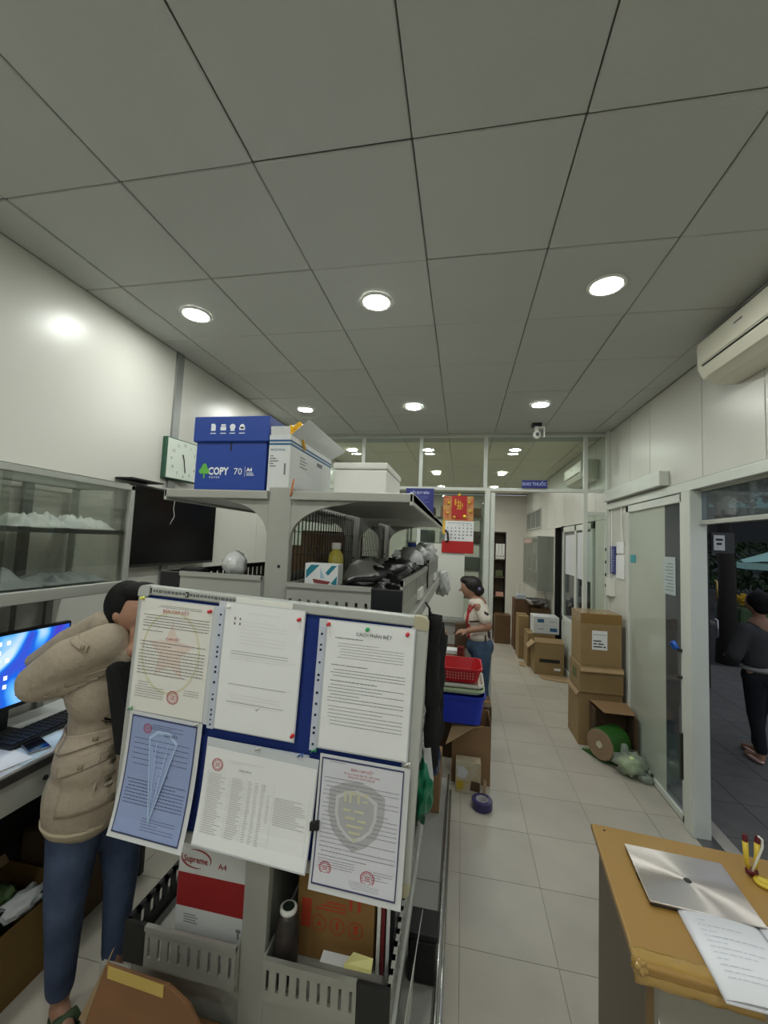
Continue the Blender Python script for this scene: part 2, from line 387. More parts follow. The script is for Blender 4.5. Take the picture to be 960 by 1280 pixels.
# ---- ceiling lamps
EM = M('lamp_diffuser', (250, 254, 247), 0.5, emit=LAMP)
def ring(n=28):
    g = G(); R = [(0.078, 0.0), (0.092, 0.0), (0.095, -0.004), (0.090, -0.009), (0.074, -0.010), (0.072, -0.006)]
    V = [[g.bm.verts.new((r*math.cos(2*PI*i/n), r*math.sin(2*PI*i/n), z)) for i in range(n)] for r, z in R]
    for k in range(len(R)-1):
        for i in range(n): g.face([V[k][i], V[k][(i+1) % n], V[k+1][(i+1) % n], V[k+1][i]])
    return g
lamp0 = None
cols = [(-1.66, 'left'), (-0.515, 'middle'), (0.69, 'right')]
rows = [(-3.3, 'farthest row behind the camera'), (-1.48, 'row behind the camera'), (0.34, 'row above the camera'), (2.17, 'front row in view'), (3.98, 'second row, near the glass partition'), (5.85, 'first row behind the glass partition'), (7.7, 'second row behind the glass partition'), (9.6, 'farthest row of the back room')]
for y, rn in rows:
    for x, cn in cols:
        lb = 'round recessed ceiling lamp, %s lamp of the %s' % (cn, rn)
        if lamp0 is None:
            lamp0 = thing('ceiling_lamp', lb, 'lamp', (x, y, ZC-0.002), 'recessed ceiling lamps', local=True)
            ring().build('trim_ring', WHITE, lamp0, smooth=True)
            G().lathe([(0.0745, -0.004), (0.0745, -0.007), (0.05, -0.010), (0.001, -0.011)], n=28).build('diffuser', EM, lamp0, smooth=True)
        else: copy_thing(lamp0, (x, y, ZC-0.002), lb)
# ------------------------------------------------------------------ central display rack (gondola), seen end-on
RX0, RXL, RXR = -0.625, -1.075, -0.158
rk = thing('display_rack', 'long grey steel double-sided rack behind the notice board', 'rack', (RX0, 1.32, 0))
YS = [1.32, 2.30, 3.28]
for y in YS:
    po = G().box(-0.668, -0.583, y, y+0.035, 0, 2.075).build('post', RACKM, rk, bevel=0.004)
    hg = G()
    for k in range(1): hg.cyl((-0.615, y-0.0006, 1.80-0.33*k), (-0.615, y+0.001, 1.80-0.33*k), 0.006, n=10)
    hg.build('bolt_hole', DARK, po)
for k in range(2):
    y0, y1 = YS[k]+0.035, YS[k+1]
    for s, xe in ((-1, RXL), (1, RXR)):
        xa, xb = (xe, -0.668) if s < 0 else (-0.583, xe)
        # top shelf: deck, lip
        G().box(xa, xb, YS[k]-0.012 if k == 0 else y0-0.02, y1, 2.030, 2.060).build('top_shelf', RACKM, rk, bevel=0.003)
        G().box(xe-0.012 if s > 0 else xe, xe if s > 0 else xe+0.012, YS[k]-0.012, y1, 2.02, 2.062).build('shelf_lip', ALU, rk, bevel=0.002)
        for z in (1.645, 1.04, 0.455):
            xz = xe + s*(-0.005)
            G().box(min(xz, -0.6 if s > 0 else xz), max(xz, -0.65 if s < 0 else xz), y0-0.03, y1, z-0.028, z).build('shelf', RACKM, rk, bevel=0.003)
            G().box(xz-0.006, xz+0.006, y0-0.03, y1, z-0.045, z+0.004).build('price_rail', ALU, rk, bevel=0.002)
        # base deck with kick plate
        xk = -0.045 if s > 0 else -1.20
        G().box(min(xk, -0.6), max(xk, -0.65), y0-0.03, y1, 0.10, 0.135).build('base_deck', RACKM, rk, bevel=0.003)
        G().box(xk-0.004, xk+0.004, y0-0.03, y1, 0.0, 0.135).build('kick_plate', ALU, rk, bevel=0.002)
    # back panels: solid low down, wire mesh in the upper bay
    G().box(-0.630, -0.620, y0, y1, 0.135, 1.60).build('back_panel', RACKM, rk)
    wm = G(); n = 26
    for i in range(n+1): wm.bar((-0.625, y0+(y1-y0)*i/n, 1.60), (-0.625, y0+(y1-y0)*i/n, 2.03), 0.004)
    for i in range(5): wm.bar((-0.622, y0, 1.66+0.088*i), (-0.622, y1, 1.66+0.088*i), 0.004)
    wm.build('wire_mesh', M('dark_wire', (58, 58, 58), 0.4, 0.6), rk)
def gusset(s, y, x_in, x_out, zt, zb, thick=0.02):
    pts = [(x_in, y, zb), (x_in, y, zt), (x_out, y, zt)]
    for t in [i/10 for i in range(1, 10)]:
        a = t*PI/2
        pts.append((x_out + (x_in-x_out)*(0.12+0.88*math.sin(a)) if True else 0, y, zt-0.012 - (zt-0.012-zb)*(1-math.cos(a))))
    return G().prism(pts, (0, thick, 0))
for y in YS:
    gusset(-1, y+0.004, -0.668, -0.845, 2.03, 1.895).build('shelf_bracket', RACKM, rk)
    gusset(1, y+0.004, -0.583, -0.345, 2.03, 1.895).build('shelf_bracket', RACKM, rk)
    for z in (1.645, 1.04, 0.455):
        G().box(-1.06, -0.668, y+0.004, y+0.02, z-0.06, z-0.01).build('shelf_bracket', RACKM, rk)
        G().box(-0.583, -0.17, y+0.004, y+0.02, z-0.06, z-0.01).build('shelf_bracket', RACKM, rk)
G().box(-1.19, -0.668, 1.325, 1.345, 0, 0.40).box(-0.583, -0.05, 1.325, 1.345, 0, 0.40).build('end_panel', RACKM, rk)
G().tube([(-0.035, 1.34, 0.06), (-0.035, 2.0, 0.06), (-0.035, 3.26, 0.06)], 0.011).build('guard_rail', M('chrome_rail', (190, 190, 186), 0.22, 0.9), rk, smooth=True)
G().tube([(-0.05, 1.34, 0.17), (-0.05, 3.26, 0.17)], 0.008).build('guard_rail', M('chrome_rail'), rk, smooth=True)

# slotted plastic trays standing on the shelves
def tray(label, x0, x1, y0, y1, z0, h, side, nsl=9, group='slotted plastic shelf trays', rise=0.0, back=None, s0=0.25, s1=0.75):
    t = thing('shelf_tray', label, 'tray', ((x0+x1)/2, y0, z0), group)
    bw = 0.082; z1 = z0+h; th = 0.010
    # grey front panel with slots and a black corner block
    if side < 0: gx0, gx1, kx0, kx1 = x0+bw, x1, x0, x0+bw
    else: gx0, gx1, kx0, kx1 = x0, x1-bw*1.25, x1-bw*1.25, x1
    fp = G(); p = (gx1-gx0)/nsl; fp.box(gx0, gx1, y0, y0+th, z0, z0+h*s0).box(gx0, gx1, y0, y0+th, z0+h*s1, z1)
    for i in range(nsl+1):
        xx = gx0+p*i; hw = p*0.35
        fp.box(max(gx0, xx-hw), min(gx1, xx+hw), y0, y0+th, z0+h*s0, z0+h*s1)
    fp.box(gx0, gx1, y0-0.006, y0+th, z1-0.012, z1+0.003)
    fp.build('front_panel', RACKM, t)
    G().box(kx0, kx1, y0, y0+th+0.004, z0, z1).build('corner_block', BLACK, t, bevel=0.003)
    # side wall away from the post, slotted near the top
    ox = x0 if side < 0 else x1; sg = 1 if side < 0 else -1
    sw = G(); sw.box(min(ox, ox+sg*th), max(ox, ox+sg*th), y0+th, y1, z0, z0+h*0.45)
    n = int((y1-y0)/0.045)
    for i in range(n+1):
        yy = y0+th+(y1-y0-th)*i/n
        sw.box(min(ox, ox+sg*th), max(ox, ox+sg*th), yy-0.010 if i else yy, yy+0.010, z0+h*0.45, z1+rise)
    sw.box(min(ox-0.003, ox+sg*th), max(ox+0.003, ox+sg*th), y0+th, y1, z1+rise-0.02, z1+rise)
    sw.build('side_wall', BLACK if side < 0 else RACKM, t)
    ix = x1 if side < 0 else x0
    G().box(ix-0.004, ix+0.004, y0+th, y1, z0, z1).build('inner_wall', RACKM, t)
    G().box(x0, x1, y1-th, y1, z0, z1).build('back_wall', back or BLACK, t)
    G().box(x0+0.004, x1-0.004, y0+th, y1-th, z0, z0+0.006).build('tray_floor', RACKM, t)
    return t
tray('grey slotted tray with black corner under the blue box, upper left of rack', -1.065, -0.672, 1.31, 2.26, 1.647, 0.115, -1, s0=0.1, s1=0.4)
tray('grey slotted tray holding black bags, upper right of rack', -0.578, -0.182, 1.31, 2.24, 1.647, 0.100, 1, rise=0.03, s0=0.12, s1=0.5)
tray('black slotted tray behind the black bags, far upper right of rack', -0.578, -0.182, 2.34, 3.24, 1.647, 0.13, 1, rise=0.03)
tray('black slotted tray far upper left of rack', -1.065, -0.672, 2.34, 3.24, 1.647, 0.13, -1)
tray('grey slotted tray holding the red and white paper carton, low left of rack', -1.085, -0.672, 1.30, 2.26, 0.457, 0.128, -1)
tray('grey slotted tray in front of the brown red-print carton, low right of rack', -0.578, -0.172, 1.30, 2.26, 0.457, 0.118, 1)
# price holders on the right side of the upper trays
for k, y in enumerate((1.75, 2.75)):
    o = G().box(-0.181, -0.170, y, y+0.18, 1.66, 1.70).build('price_holder', WHITE); tag(o, ('near' if k == 0 else 'far') + ' white price holder clipped on the upper right tray', 'label holder')

# ------------------------------------------------------------------ cartons
def carton(name, label, x0, x1, y0, y1, z0, z1, mat=None, group=None, tape='x', rotz=0, cat='box', flaps=False, taper=0):
    mat = mat or CARD; cx_, cy_ = (x0+x1)/2, (y0+y1)/2
    t = thing(name, label, cat, (cx_, cy_, z0), group, local=True); w, d, h = x1-x0, y1-y0, z1-z0
    t.rotation_euler = (0, 0, rotz)
    if not flaps:
        G().box(-w/2, w/2, -d/2, d/2, 0, h-0.004).build('body', mat, t, bevel=0.004)
        if tape == 'x':
            G().box(-w/2+0.001, w/2-0.001, -d/2+0.001, -0.001, h-0.004, h).box(-w/2+0.001, w/2-0.001, 0.001, d/2-0.001, h-0.004, h).build('top_flap', mat, t)
            G().box(-w/2-0.001, w/2+0.001, -0.025, 0.025, h, h+0.001).box(-w/2-0.001, -w/2, -0.025, 0.025, h-0.07, h).box(w/2, w/2+0.001, -0.025, 0.025, h-0.07, h).build('tape', TAPEB, t)
        elif tape == 'y':
            G().box(-w/2+0.001, -0.001, -d/2+0.001, d/2-0.001, h-0.004, h).box(0.001, w/2-0.001, -d/2+0.001, d/2-0.001, h-0.004, h).build('top_flap', mat, t)
            G().box(-0.025, 0.025, -d/2-0.001, d/2+0.001, h, h+0.001).box(-0.025, 0.025, -d/2-0.001, -d/2, h-0.07, h).box(-0.025, 0.025, d/2, d/2+0.001, h-0.07, h).build('tape', TAPEB, t)
    else:
        th = 0.005
        G().box(-w/2, w/2, -d/2, -d/2+th, 0, h).box(-w/2, w/2, d/2-th, d/2, 0, h).box(-w/2, -w/2+th, -d/2+th, d/2-th, 0, h).box(w/2-th, w/2, -d/2+th, d/2-th, 0, h).box(-w/2+th, w/2-th, -d/2+th, d/2-th, 0, th).build('body', mat, t)
        for (a, b, c2, d2) in flaps: G().prism([Vector(p) for p in (a, b, c2, d2)], (0, 0, 0.004)).build('flap', CARDL, t)
    return t
# blue copy paper box with its lid
BLUE = M('blue_printed_board', (22, 62, 150), 0.45, var=0.05, scale=5)
WINK = M('white_ink', (232, 236, 240), 0.6); GINK = M('green_ink', (96, 178, 72), 0.6)
bx = thing('paper_box', 'blue copy paper box with lid on top of the grey rack', 'box', (-0.835, 1.45, 2.062))
G().box(-0.975, -0.695, 1.335, 1.55, 2.062, 2.30).build('body', BLUE, bx, bevel=0.003)
lid = G().box(-0.985, -0.685, 1.325, 1.56, 2.238, 2.332).build('lid', BLUE, bx, bevel=0.004)
U_, V_ = (1, 0, 0), (0, 0, 1)
text('print_title', 'COPY', 0.038, WINK, bx, (-0.920, 1.334, 2.118), U_, V_, bold=0.0012, sx=0.80)
text('print_subtitle', 'P A P E R', 0.011, WINK, bx, (-0.915, 1.334, 2.104), U_, V_)
text('print_weight', '70', 0.034, WINK, bx, (-0.818, 1.334, 2.119), U_, V_)
text('print_size', 'A4', 0.018, WINK, bx, (-0.767, 1.334, 2.131), U_, V_, bold=0.0008)
G().box(-0.774, -0.7732, 1.3336, 1.3345, 2.112, 2.148).box(-0.767, -0.742, 1.3336, 1.3345, 2.123, 2.126).box(-0.767, -0.738, 1.3336, 1.3345, 2.116, 2.119).build('print_bars', WINK, bx)
tg = G()
for cx_, cz_, r in ((-0.936, 2.140, 0.013), (-0.947, 2.130, 0.010), (-0.925, 2.130, 0.010), (-0.936, 2.150, 0.009)):
    tg.cyl((cx_, 1.3342, cz_), (cx_, 1.3330+cz_*0.0001, cz_), r, n=18)
tg.box(-0.939, -0.933, 1.3330, 1.3345, 2.104, 2.13).build('print_tree', GINK, bx)
ig = G()
for i, xx in enumerate((-0.905, -0.865, -0.828, -0.790)):
    if i == 0: ig.prism([(xx-.009, 1.3245, 2.278), (xx+.009, 1.3245, 2.278), (xx+.009, 1.3245, 2.298), (xx+.003, 1.3245, 2.304), (xx-.009, 1.3245, 2.304)], (0, 0.001, 0))
    elif i == 1: ig.box(xx-.011, xx+.011, 1.3243, 1.3252, 2.279, 2.293).box(xx-.009, xx+.009, 1.3243, 1.3252, 2.295, 2.302)
    elif i == 2: ig.cyl((xx, 1.3243, 2.292), (xx, 1.3252, 2.292), 0.011, n=16).box(xx-.008, xx+.008, 1.3243, 1.3252, 2.277, 2.283)
    else: ig.box(xx-.011, xx+.011, 1.3243, 1.3252, 2.280, 2.291).cyl((xx, 1.3243, 2.293), (xx, 1.3252, 2.293), 0.009, n=16)
    ig.box(xx-.011, xx+.011, 1.3243, 1.3252, 2.267, 2.270)
ig.build('lid_icons', WINK, lid)
G().box(-0.838, -0.832, 1.3340, 1.3352, 2.205, 2.236).build('hand_slot', DARK, bx)
G().box(-0.6955, -0.6945, 1.40, 1.43, 2.17, 2.20).build('side_mark', WINK, bx)
G().cyl((-0.6955, 1.40, 2.115), (-0.694, 1.40, 2.115), 0.012).build('side_mark', M('red_ink', (190, 40, 40), 0.6), bx)
# long white box with blue bands, its lid standing open
WB = M('white_printed_board', (206, 208, 208), 0.5, var=0.03, scale=8)
BLU2 = M('blue_band_ink', (46, 92, 132), 0.6)
b2 = thing('printed_box', 'long white cardboard box with blue bands, open lid, right of the blue box', 'box', (-0.64, 1.5, 2.062))
G().box(-0.683, -0.602, 1.33, 1.335, 2.062, 2.262).box(-0.683, -0.602, 1.775, 1.78, 2.062, 2.262).box(-0.683, -0.678, 1.335, 1.775, 2.062, 2.262).box(-0.607, -0.602, 1.335, 1.775, 2.062, 2.262).box(-0.678, -0.607, 1.335, 1.775, 2.062, 2.068).build('body', WB, b2)
G().prism([(-0.602, 1.33, 2.262), (-0.602, 1.78, 2.262), (-0.545, 1.80, 2.305), (-0.545, 1.34, 2.315)], (0.003, 0, 0.004)).build('side_flap', WB, b2)
G().prism([(-0.678, 1.33, 2.262), (-0.607, 1.33, 2.262), (-0.607, 1.325, 2.292), (-0.678, 1.325, 2.292)], (0, 0.004, 0)).build('front_flap', WB, b2)
G().box(-0.6835, -0.6015, 1.329, 1.7805, 2.226, 2.233).box(-0.6835, -0.6015, 1.329, 1.7805, 2.238, 2.245).build('blue_band', BLU2, b2)
text('print_title', 'FACE MASK', 0.011, BLU2, b2, (-0.676, 1.329, 2.205), U_, V_)
g = G()
for i in range(5): g.box(-0.676, -0.676+0.012+0.01*((i*7) % 3), 1.3285, 1.3295, 2.185-0.009*i, 2.188-0.009*i)
g.box(-0.622, -0.616, 1.3285, 1.3295, 2.12, 2.16)
for i in range(4): g.box(-0.6015, -0.6008, 1.42, 1.47+0.02*(i % 2), 2.20-0.012*i, 2.203-0.012*i)
g.box(-0.6015, -0.6008, 1.60, 1.66, 2.20, 2.215).box(-0.6015, -0.6008, 1.69, 1.74, 2.085, 2.095).build('small_print', INK, b2)
# yellow crumpled bag stuffed in it
o = G().ell((-0.625, 1.46, 2.285), (0.028, 0.07, 0.05), amp=0.7, seed=4, freq=2.2).build('plastic_bag', M('yellow_glossy_bag', (224, 168, 30), 0.22, coat=0.6), smooth=True)
tag(o, 'crumpled yellow glossy bag sticking out of the long white box', 'bag')
# white foam box
fb = thing('foam_box', 'plain white foam box standing on top of the rack', 'box', (-0.38, 1.6, 2.062))
FOAM = M('white_foam', (226, 226, 220), 0.85, bump=0.1, bscale=150)
G().box(-0.485, -0.280, 1.47, 1.80, 2.062, 2.165).build('body', FOAM, fb, bevel=0.006)
G().box(-0.488, -0.277, 1.467, 1.803, 2.167, 2.192).build('lid', FOAM, fb, bevel=0.006)
# string tied round the post
o = G().tube([(-0.58, 1.31, 2.07), (-0.572, 1.305, 2.10), (-0.578, 1.304, 2.05), (-0.583, 1.312, 2.04)], 0.003).build('string', M('orange_string', (190, 110, 60), 0.8), smooth=True)
tag(o, 'short orange string tied on top of the rack post', 'string')
# upper right tray content: teal-striped box, yellow bottle, grey bag, black bags, white jug
TEAL = M('teal_ink', (20, 112, 130), 0.5)
cb = thing('tea_box', 'small white box with teal diagonal stripes and ship picture', 'box', (-0.46, 1.38, 1.655))
G().box(-0.535, -0.415, 1.36, 1.42, 1.68, 1.815).build('body', WB, cb, bevel=0.002)
def stripe(x, z, w, h): return [(x, 1.3595, z), (x+w, 1.3595, z), (x+w+h*0.8, 1.3595, z+h), (x+h*0.8, 1.3595, z+h)]
g = G(); g.prism([(-0.53, 1.3595, 1.762), (-0.53, 1.3595, 1.79), (-0.513, 1.3595, 1.81), (-0.482, 1.3595, 1.81)], (0, 0.001, 0))
g.prism([(-0.46, 1.3595, 1.785), (-0.438, 1.3595, 1.81), (-0.42, 1.3595, 1.81), (-0.45, 1.3595, 1.775)], (0, 0.001, 0)).prism([(-0.438, 1.3595, 1.75), (-0.418, 1.3595, 1.775), (-0.418, 1.3595, 1.745), (-0.43, 1.3595, 1.738)], (0, 0.001, 0)).build('stripes', TEAL, cb)
g = G(); g.prism([(-0.505, 1.3592, 1.762), (-0.44, 1.3592, 1.755), (-0.45, 1.3592, 1.745), (-0.50, 1.3592, 1.748)], (0, 0.001, 0)).build('ship_print', M('dark_red_ink', (120, 50, 50), 0.6), cb)
G().prism([(-0.478, 1.3592, 1.765), (-0.462, 1.3592, 1.764), (-0.478, 1.3592, 1.80)], (0, 0.001, 0)).build('sail_print', M('sky_ink', (150, 180, 200), 0.6), cb)
bt = thing('bottle', 'yellow liquid bottle with white cap behind the teal-striped box', 'bottle', (-0.475, 1.52, 1.655))
G().lathe([(0.028, 0), (0.03, 0.01), (0.03, 0.13), (0.026, 0.155), (0.015, 0.17), (0.015, 0.175)], (-0.475, 1.52, 1.655+0.035), n=20).build('body', M('yellow_liquid_plastic', (196, 182, 70), 0.2, coat=0.4), bt, smooth=True)
G().lathe([(0.0305, 0.04), (0.0305, 0.10)], (-0.475, 1.52, 1.655+0.035), n=20).build('paper_label', M('olive_label', (150, 146, 70), 0.6), bt, smooth=True)
G().cyl((-0.475, 1.52, 1.863), (-0.475, 1.52, 1.888), 0.018, n=18).build('cap', WHITE, bt, bevel=0.002)
o = G().ell((-0.36, 1.62, 1.73), (0.11, 0.14, 0.095), amp=0.35, seed=9).build('plastic_bag', M('grey_translucent_bag', (150, 150, 146), 0.35, bump=0.3, bscale=30), smooth=True)
tag(o, 'crumpled grey plastic bag behind the teal-striped box', 'bag')
for k, (c_, r_, sd, lb) in enumerate((((-0.34, 1.47, 1.735), (0.105, 0.08, 0.034), 2, 'flat black strap bag nearest in the upper right tray'), ((-0.29, 1.66, 1.755), (0.095, 0.12, 0.055), 6, 'black shiny bag with silver buckle in the upper right tray'), ((-0.29, 1.98, 1.755), (0.095, 0.15, 0.06), 11, 'black crumpled bag farthest back in the upper right tray'))):
    t = thing('black_bag', lb, 'bag', (c_[0], c_[1], 1.655))
    G().ell(c_, r_, amp=0.5, seed=sd, freq=2.4).build('body', M('black_leatherette', (17, 17, 18), 0.38, bump=0.5, bscale=35), t, smooth=True)
    G().tube([(c_[0]-0.06, c_[1]-0.06, c_[2]+0.01), (c_[0]-0.02, c_[1]-r_[1]*0.9, c_[2]+0.03), (c_[0]+0.04, c_[1]-r_[1]*0.8, c_[2]+0.03), (c_[0]+0.07, c_[1], c_[2]+0.045)], 0.008).build('strap', BLACKC, t, smooth=True)
    if k == 1: G().lathe([(0.012, 0), (0.018, 0.002), (0.018, 0.006), (0.012, 0.008)], (c_[0]-0.01, c_[1]-0.09, c_[2]+0.028), n=16, ax=(0, -0.7, 0.7)).build('buckle', M('silver_metal', (200, 200, 205), 0.25, 0.9), t, smooth=True)
jg = thing('jug', 'white translucent jug with blue cap and black label in the right tray', 'jug', (-0.30, 2.5, 1.655))
G().lathe([(0.07, 0), (0.075, 0.01), (0.075, 0.14), (0.06, 0.18), (0.025, 0.205), (0.022, 0.22)], (-0.30, 2.50, 1.655), n=24).build('body', M('milky_plastic', (204, 206, 206), 0.35), jg, smooth=True)
G().cyl((-0.30, 2.5, 1.875), (-0.30, 2.5, 1.90), 0.026).build('cap', M('blue_cap', (30, 62, 160), 0.4), jg, bevel=0.002)
G().box(-0.345, -0.255, 2.42, 2.424, 1.70, 1.77).build('label', BLACK, jg)
for k, (c_, r_, sd, lb) in enumerate((((-0.32, 2.78, 1.81), (0.12, 0.15, 0.055), 21, 'clear crumpled plastic bag on the far upper right tray'), ((-0.27, 3.05, 1.83), (0.09, 0.12, 0.06), 23, 'clear plastic bag bunched at the far end of the upper right tray'))):
    o = G().ell(c_, r_, amp=0.8, seed=sd, freq=2.8).build('plastic_bag', M('clear_crumpled_plastic', (196, 198, 196), 0.25, bump=0.4, bscale=40), smooth=True); tag(o, lb, 'bag')
# things on the upper left shelf, seen through the mesh
o = carton('carton', 'brown carton behind the wire mesh on the far upper left shelf', -1.0, -0.72, 2.45, 2.95, 1.66, 1.95)
o = carton('carton', 'smaller brown carton behind the wire mesh beside the far one', -0.98, -0.74, 2.02, 2.22, 1.66, 1.86)
o = G().prism([(-0.70, 1.50, 1.66), (-0.70, 1.62, 1.66), (-0.70, 1.62, 1.92), (-0.70, 1.50, 1.92)], (-0.04, 0, 0)).build('folder', TEAL, bevel=0.002); tag(o, 'teal folder standing behind the rack post', 'folder')
o = G().ell((-0.84, 1.42, 1.79), (0.045, 0.04, 0.05), amp=0.4, seed=31).build('plastic_bag', M('clear_crumpled_plastic'), smooth=True); tag(o, 'clear plastic bag with loop handle in the upper left tray', 'bag')
o = G().ell((-1.0, 1.40, 1.755), (0.05, 0.05, 0.02), amp=0.5, seed=33).build('black_pouch', BLACKC, smooth=True); tag(o, 'black cloth pouch lying at the left end of the upper left tray', 'pouch')
# low left: white and red paper carton ; low right: brown carton, jar, papers
sp = thing('paper_carton', 'white copy paper carton with red band standing in the low left tray', 'box', (-0.80, 1.42, 0.463))
G().box(-0.940, -0.680, 1.36, 1.62, 0.463, 0.83).build('body', WB, sp, bevel=0.004)
RED = M('dull_red_ink', (150, 34, 36), 0.55)
G().box(-0.937, -0.6795, 1.3590, 1.3605, 0.620, 0.728).build('red_band', RED, sp)
text('print_title', 'Supreme', 0.030, RED, sp, (-0.920, 1.3585, 0.766), U_, V_, bold=0.0004, sx=0.86)
text('print_size', 'A4', 0.028, RED, sp, (-0.788, 1.3585, 0.760), U_, V_)
def arc(cx_, cz_, rx, rz, a0, a1, y, wdt, n=18):
    g = G(); P = []
    for i in range(n+1):
        a = a0+(a1-a0)*i/n; t = math.sin(PI*i/n)*wdt+0.0006
        P.append(((cx_+(rx+t)*math.cos(a), y, cz_+(rz+t)*math.sin(a)), (cx_+(rx-t)*math.cos(a), y, cz_+(rz-t)*math.sin(a))))
    for i in range(n): g.quad(P[i][0], P[i+1][0], P[i+1][1], P[i][1])
    return g
arc(-0.872, 0.778, 0.056, 0.030, -0.4, 2.0, 1.3588, 0.0022).build('swoosh', RED, sp); arc(-0.872, 0.778, 0.056, 0.030, 2.7, 5.1, 1.3588, 0.0022).build('swoosh', RED, sp)
g = G(); g.box(-0.708, -0.692, 1.3585, 1.3597, 0.575, 0.584).box(-0.703, -0.697, 1.3585, 1.3597, 0.555, 0.575)
for i in range(4): g.box(-0.905, -0.86+0.008*(i % 2), 1.3585, 1.3597, 0.595-0.008*i, 0.597-0.008*i)
g.build('small_print', INK, sp)
bc = carton('carton', 'brown carton with red fragile marks in the low right rack bay', -0.53, -0.255, 1.45, 1.80, 0.463, 0.76, M('ochre_cardboard', (138, 104, 58), 0.8, var=0.06), tape='y')
# marks in carton-local frame (front face y=-0.175)
RO = M('orange_red_ink', (176, 62, 34), 0.7)
g = G()
for x in (0.055, 0.085): g.box(x-0.005, x+0.005, -0.1765, -0.1752, 0.18, 0.215).prism([(x-0.011, -0.1765, 0.215), (x+0.011, -0.1765, 0.215), (x, -0.1765, 0.235)], (0, 0.001, 0))
for x in (-0.055, 0.01, 0.075):
    for i in range(20):
        a, b = 2*PI*i/20, 2*PI*(i+1)/20
        g.quad((x+0.026*math.cos(a), -0.1765, 0.12+0.026*math.sin(a)), (x+0.026*math.cos(b), -0.1765, 0.12+0.026*math.sin(b)), (x+0.023*math.cos(b), -0.1765, 0.12+0.023*math.sin(b)), (x+0.023*math.cos(a), -0.1765, 0.12+0.023*math.sin(a)))
g.box(0.068, 0.082, -0.1765, -0.1752, 0.108, 0.134).box(-0.062, -0.048, -0.1765, -0.1752, 0.112, 0.122).box(0.006, 0.014, -0.1765, -0.1752, 0.11, 0.135).box(-0.12, -0.085, -0.1765, -0.1752, 0.10, 0.19)
for i in range(3): g.box(-0.07+0.02*i, 0.04, -0.1765, -0.1752, 0.165+0.012*i, 0.169+0.012*i)
g.build('red_marks', RO, bc)
o = carton('carton', 'flat brown carton lying on the red-marked carton in the rack', -0.54, -0.255, 1.42, 1.80, 0.766, 0.86, tape='x')
jr = thing('jar', 'dark wrapped cup with white rim in the low right rack bay', 'cup', (-0.51, 1.40, 0.463))
G().lathe([(0.032, 0), (0.038, 0.02), (0.040, 0.15), (0.032, 0.195), (0.024, 0.208)], (-0.530, 1.37, 0.463), n=22).build('body', M('dark_wrapped_cup', (52, 46, 44), 0.4, var=0.3, scale=20, bump=0.4, bscale=30), jr, smooth=True)
G().lathe([(0.022, 0.206), (0.028, 0.208), (0.028, 0.220), (0.022, 0.221)], (-0.530, 1.37, 0.463), n=22).build('rim', WHITE, jr, smooth=True)
G().cyl((-0.530, 1.37, 0.683), (-0.530, 1.37, 0.6848), 0.0195, n=22).build('mouth', M('dark_green_inside', (26, 40, 30), 0.5), jr)
o = G().box(-0.40, -0.26, 1.325, 1.36, 0.583, 0.586).build('paper_sheet', PAPER); tag(o, 'loose pale sheet lying over the low right tray edge', 'paper'); o.rotation_euler = (0, 0, 0)
o = G().prism([(-0.32, 1.315, 0.592), (-0.235, 1.32, 0.588), (-0.235, 1.345, 0.598), (-0.30, 1.355, 0.594)], (0, 0, 0.012)).build('yellow_notepad', M('pale_yellow_paper', (214, 208, 140), 0.7)); tag(o, 'pale yellow notepad on the low right tray front', 'notepad')
for k, x in enumerate((-0.245, -0.230, -0.213, -0.197)):
    o = G().box(x, x+0.012, 1.45, 1.75, 0.463, 0.80-0.02*k).build('folder', [WHITE, M('maroon_folder', (110, 34, 38), 0.5), WB, BLACK][k], bevel=0.001)
    tag(o, ['white folder', 'maroon folder', 'grey-white folder', 'black folder'][k] + ' standing upright at the right end of the low rack bay', 'folder')

# ------------------------------------------------------------------ notice board hanging before the rack
RB = math.radians(2.2)
Rb = Matrix.Rotation(RB, 3, 'Y')
nb = thing('notice_board', 'blue felt notice board in a grey frame, hung on the rack end', 'notice board', (-0.855, 0.985, 1.757), local=True, rot=(0, RB, 0))
W_, H_ = 0.785, 0.625
FR = M('board_frame_grey', (176, 178, 174), 0.4, 0.15)
G().box(0.02, W_-0.02, -0.002, 0.012, -H_+0.02, -0.02).build('felt', M('blue_felt', (24, 48, 120), 0.95, bump=0.15, bscale=300), nb)
G().box(0.02, W_-0.03, -0.008, 0.016, -0.026, 0).box(0.02, W_-0.03, -0.008, 0.016, -H_, -H_+0.028).box(0, 0.026, -0.008, 0.016, -H_+0.02, -0.02).box(W_-0.040, W_, -0.008, 0.016, -H_+0.02, -0.025).build('frame', FR, nb, bevel=0.004)
for hx_, hz_ in ((0.22, -0.10), (0.22, -0.50)): G().box(hx_-0.008, hx_+0.008, 0.012, 0.332, hz_-0.006, hz_+0.006).build('hanger', RACKM, nb)
CORN = M('beige_corner_cap', (168, 162, 136), 0.5)
def corner(sx_, sz_):
    cx_, cz_ = (0 if sx_ < 0 else W_), (0 if sz_ > 0 else -H_)
    pts = [(cx_, -0.010, cz_-sz_*0.03), (cx_, -0.010, cz_-sz_*0.018)]
    for i in range(5):
        a = PI/2*i/4; pts.append((cx_-sx_*0.018*(1-math.cos(a)), -0.010, cz_-sz_*0.018*(1-math.sin(a))))
    pts += [(cx_-sx_*0.034, -0.010, cz_), (cx_-sx_*0.034, -0.010, cz_-sz_*0.027), (cx_-sx_*0.027, -0.010, cz_-sz_*0.03)]
    G().prism(pts, (0, 0.028, 0)).build('corner_cap', CORN if sx_ > 0 or sz_ < 0 else FR, nb)
for a in (-1, 1):
    for b in (-1, 1): corner(a, b)
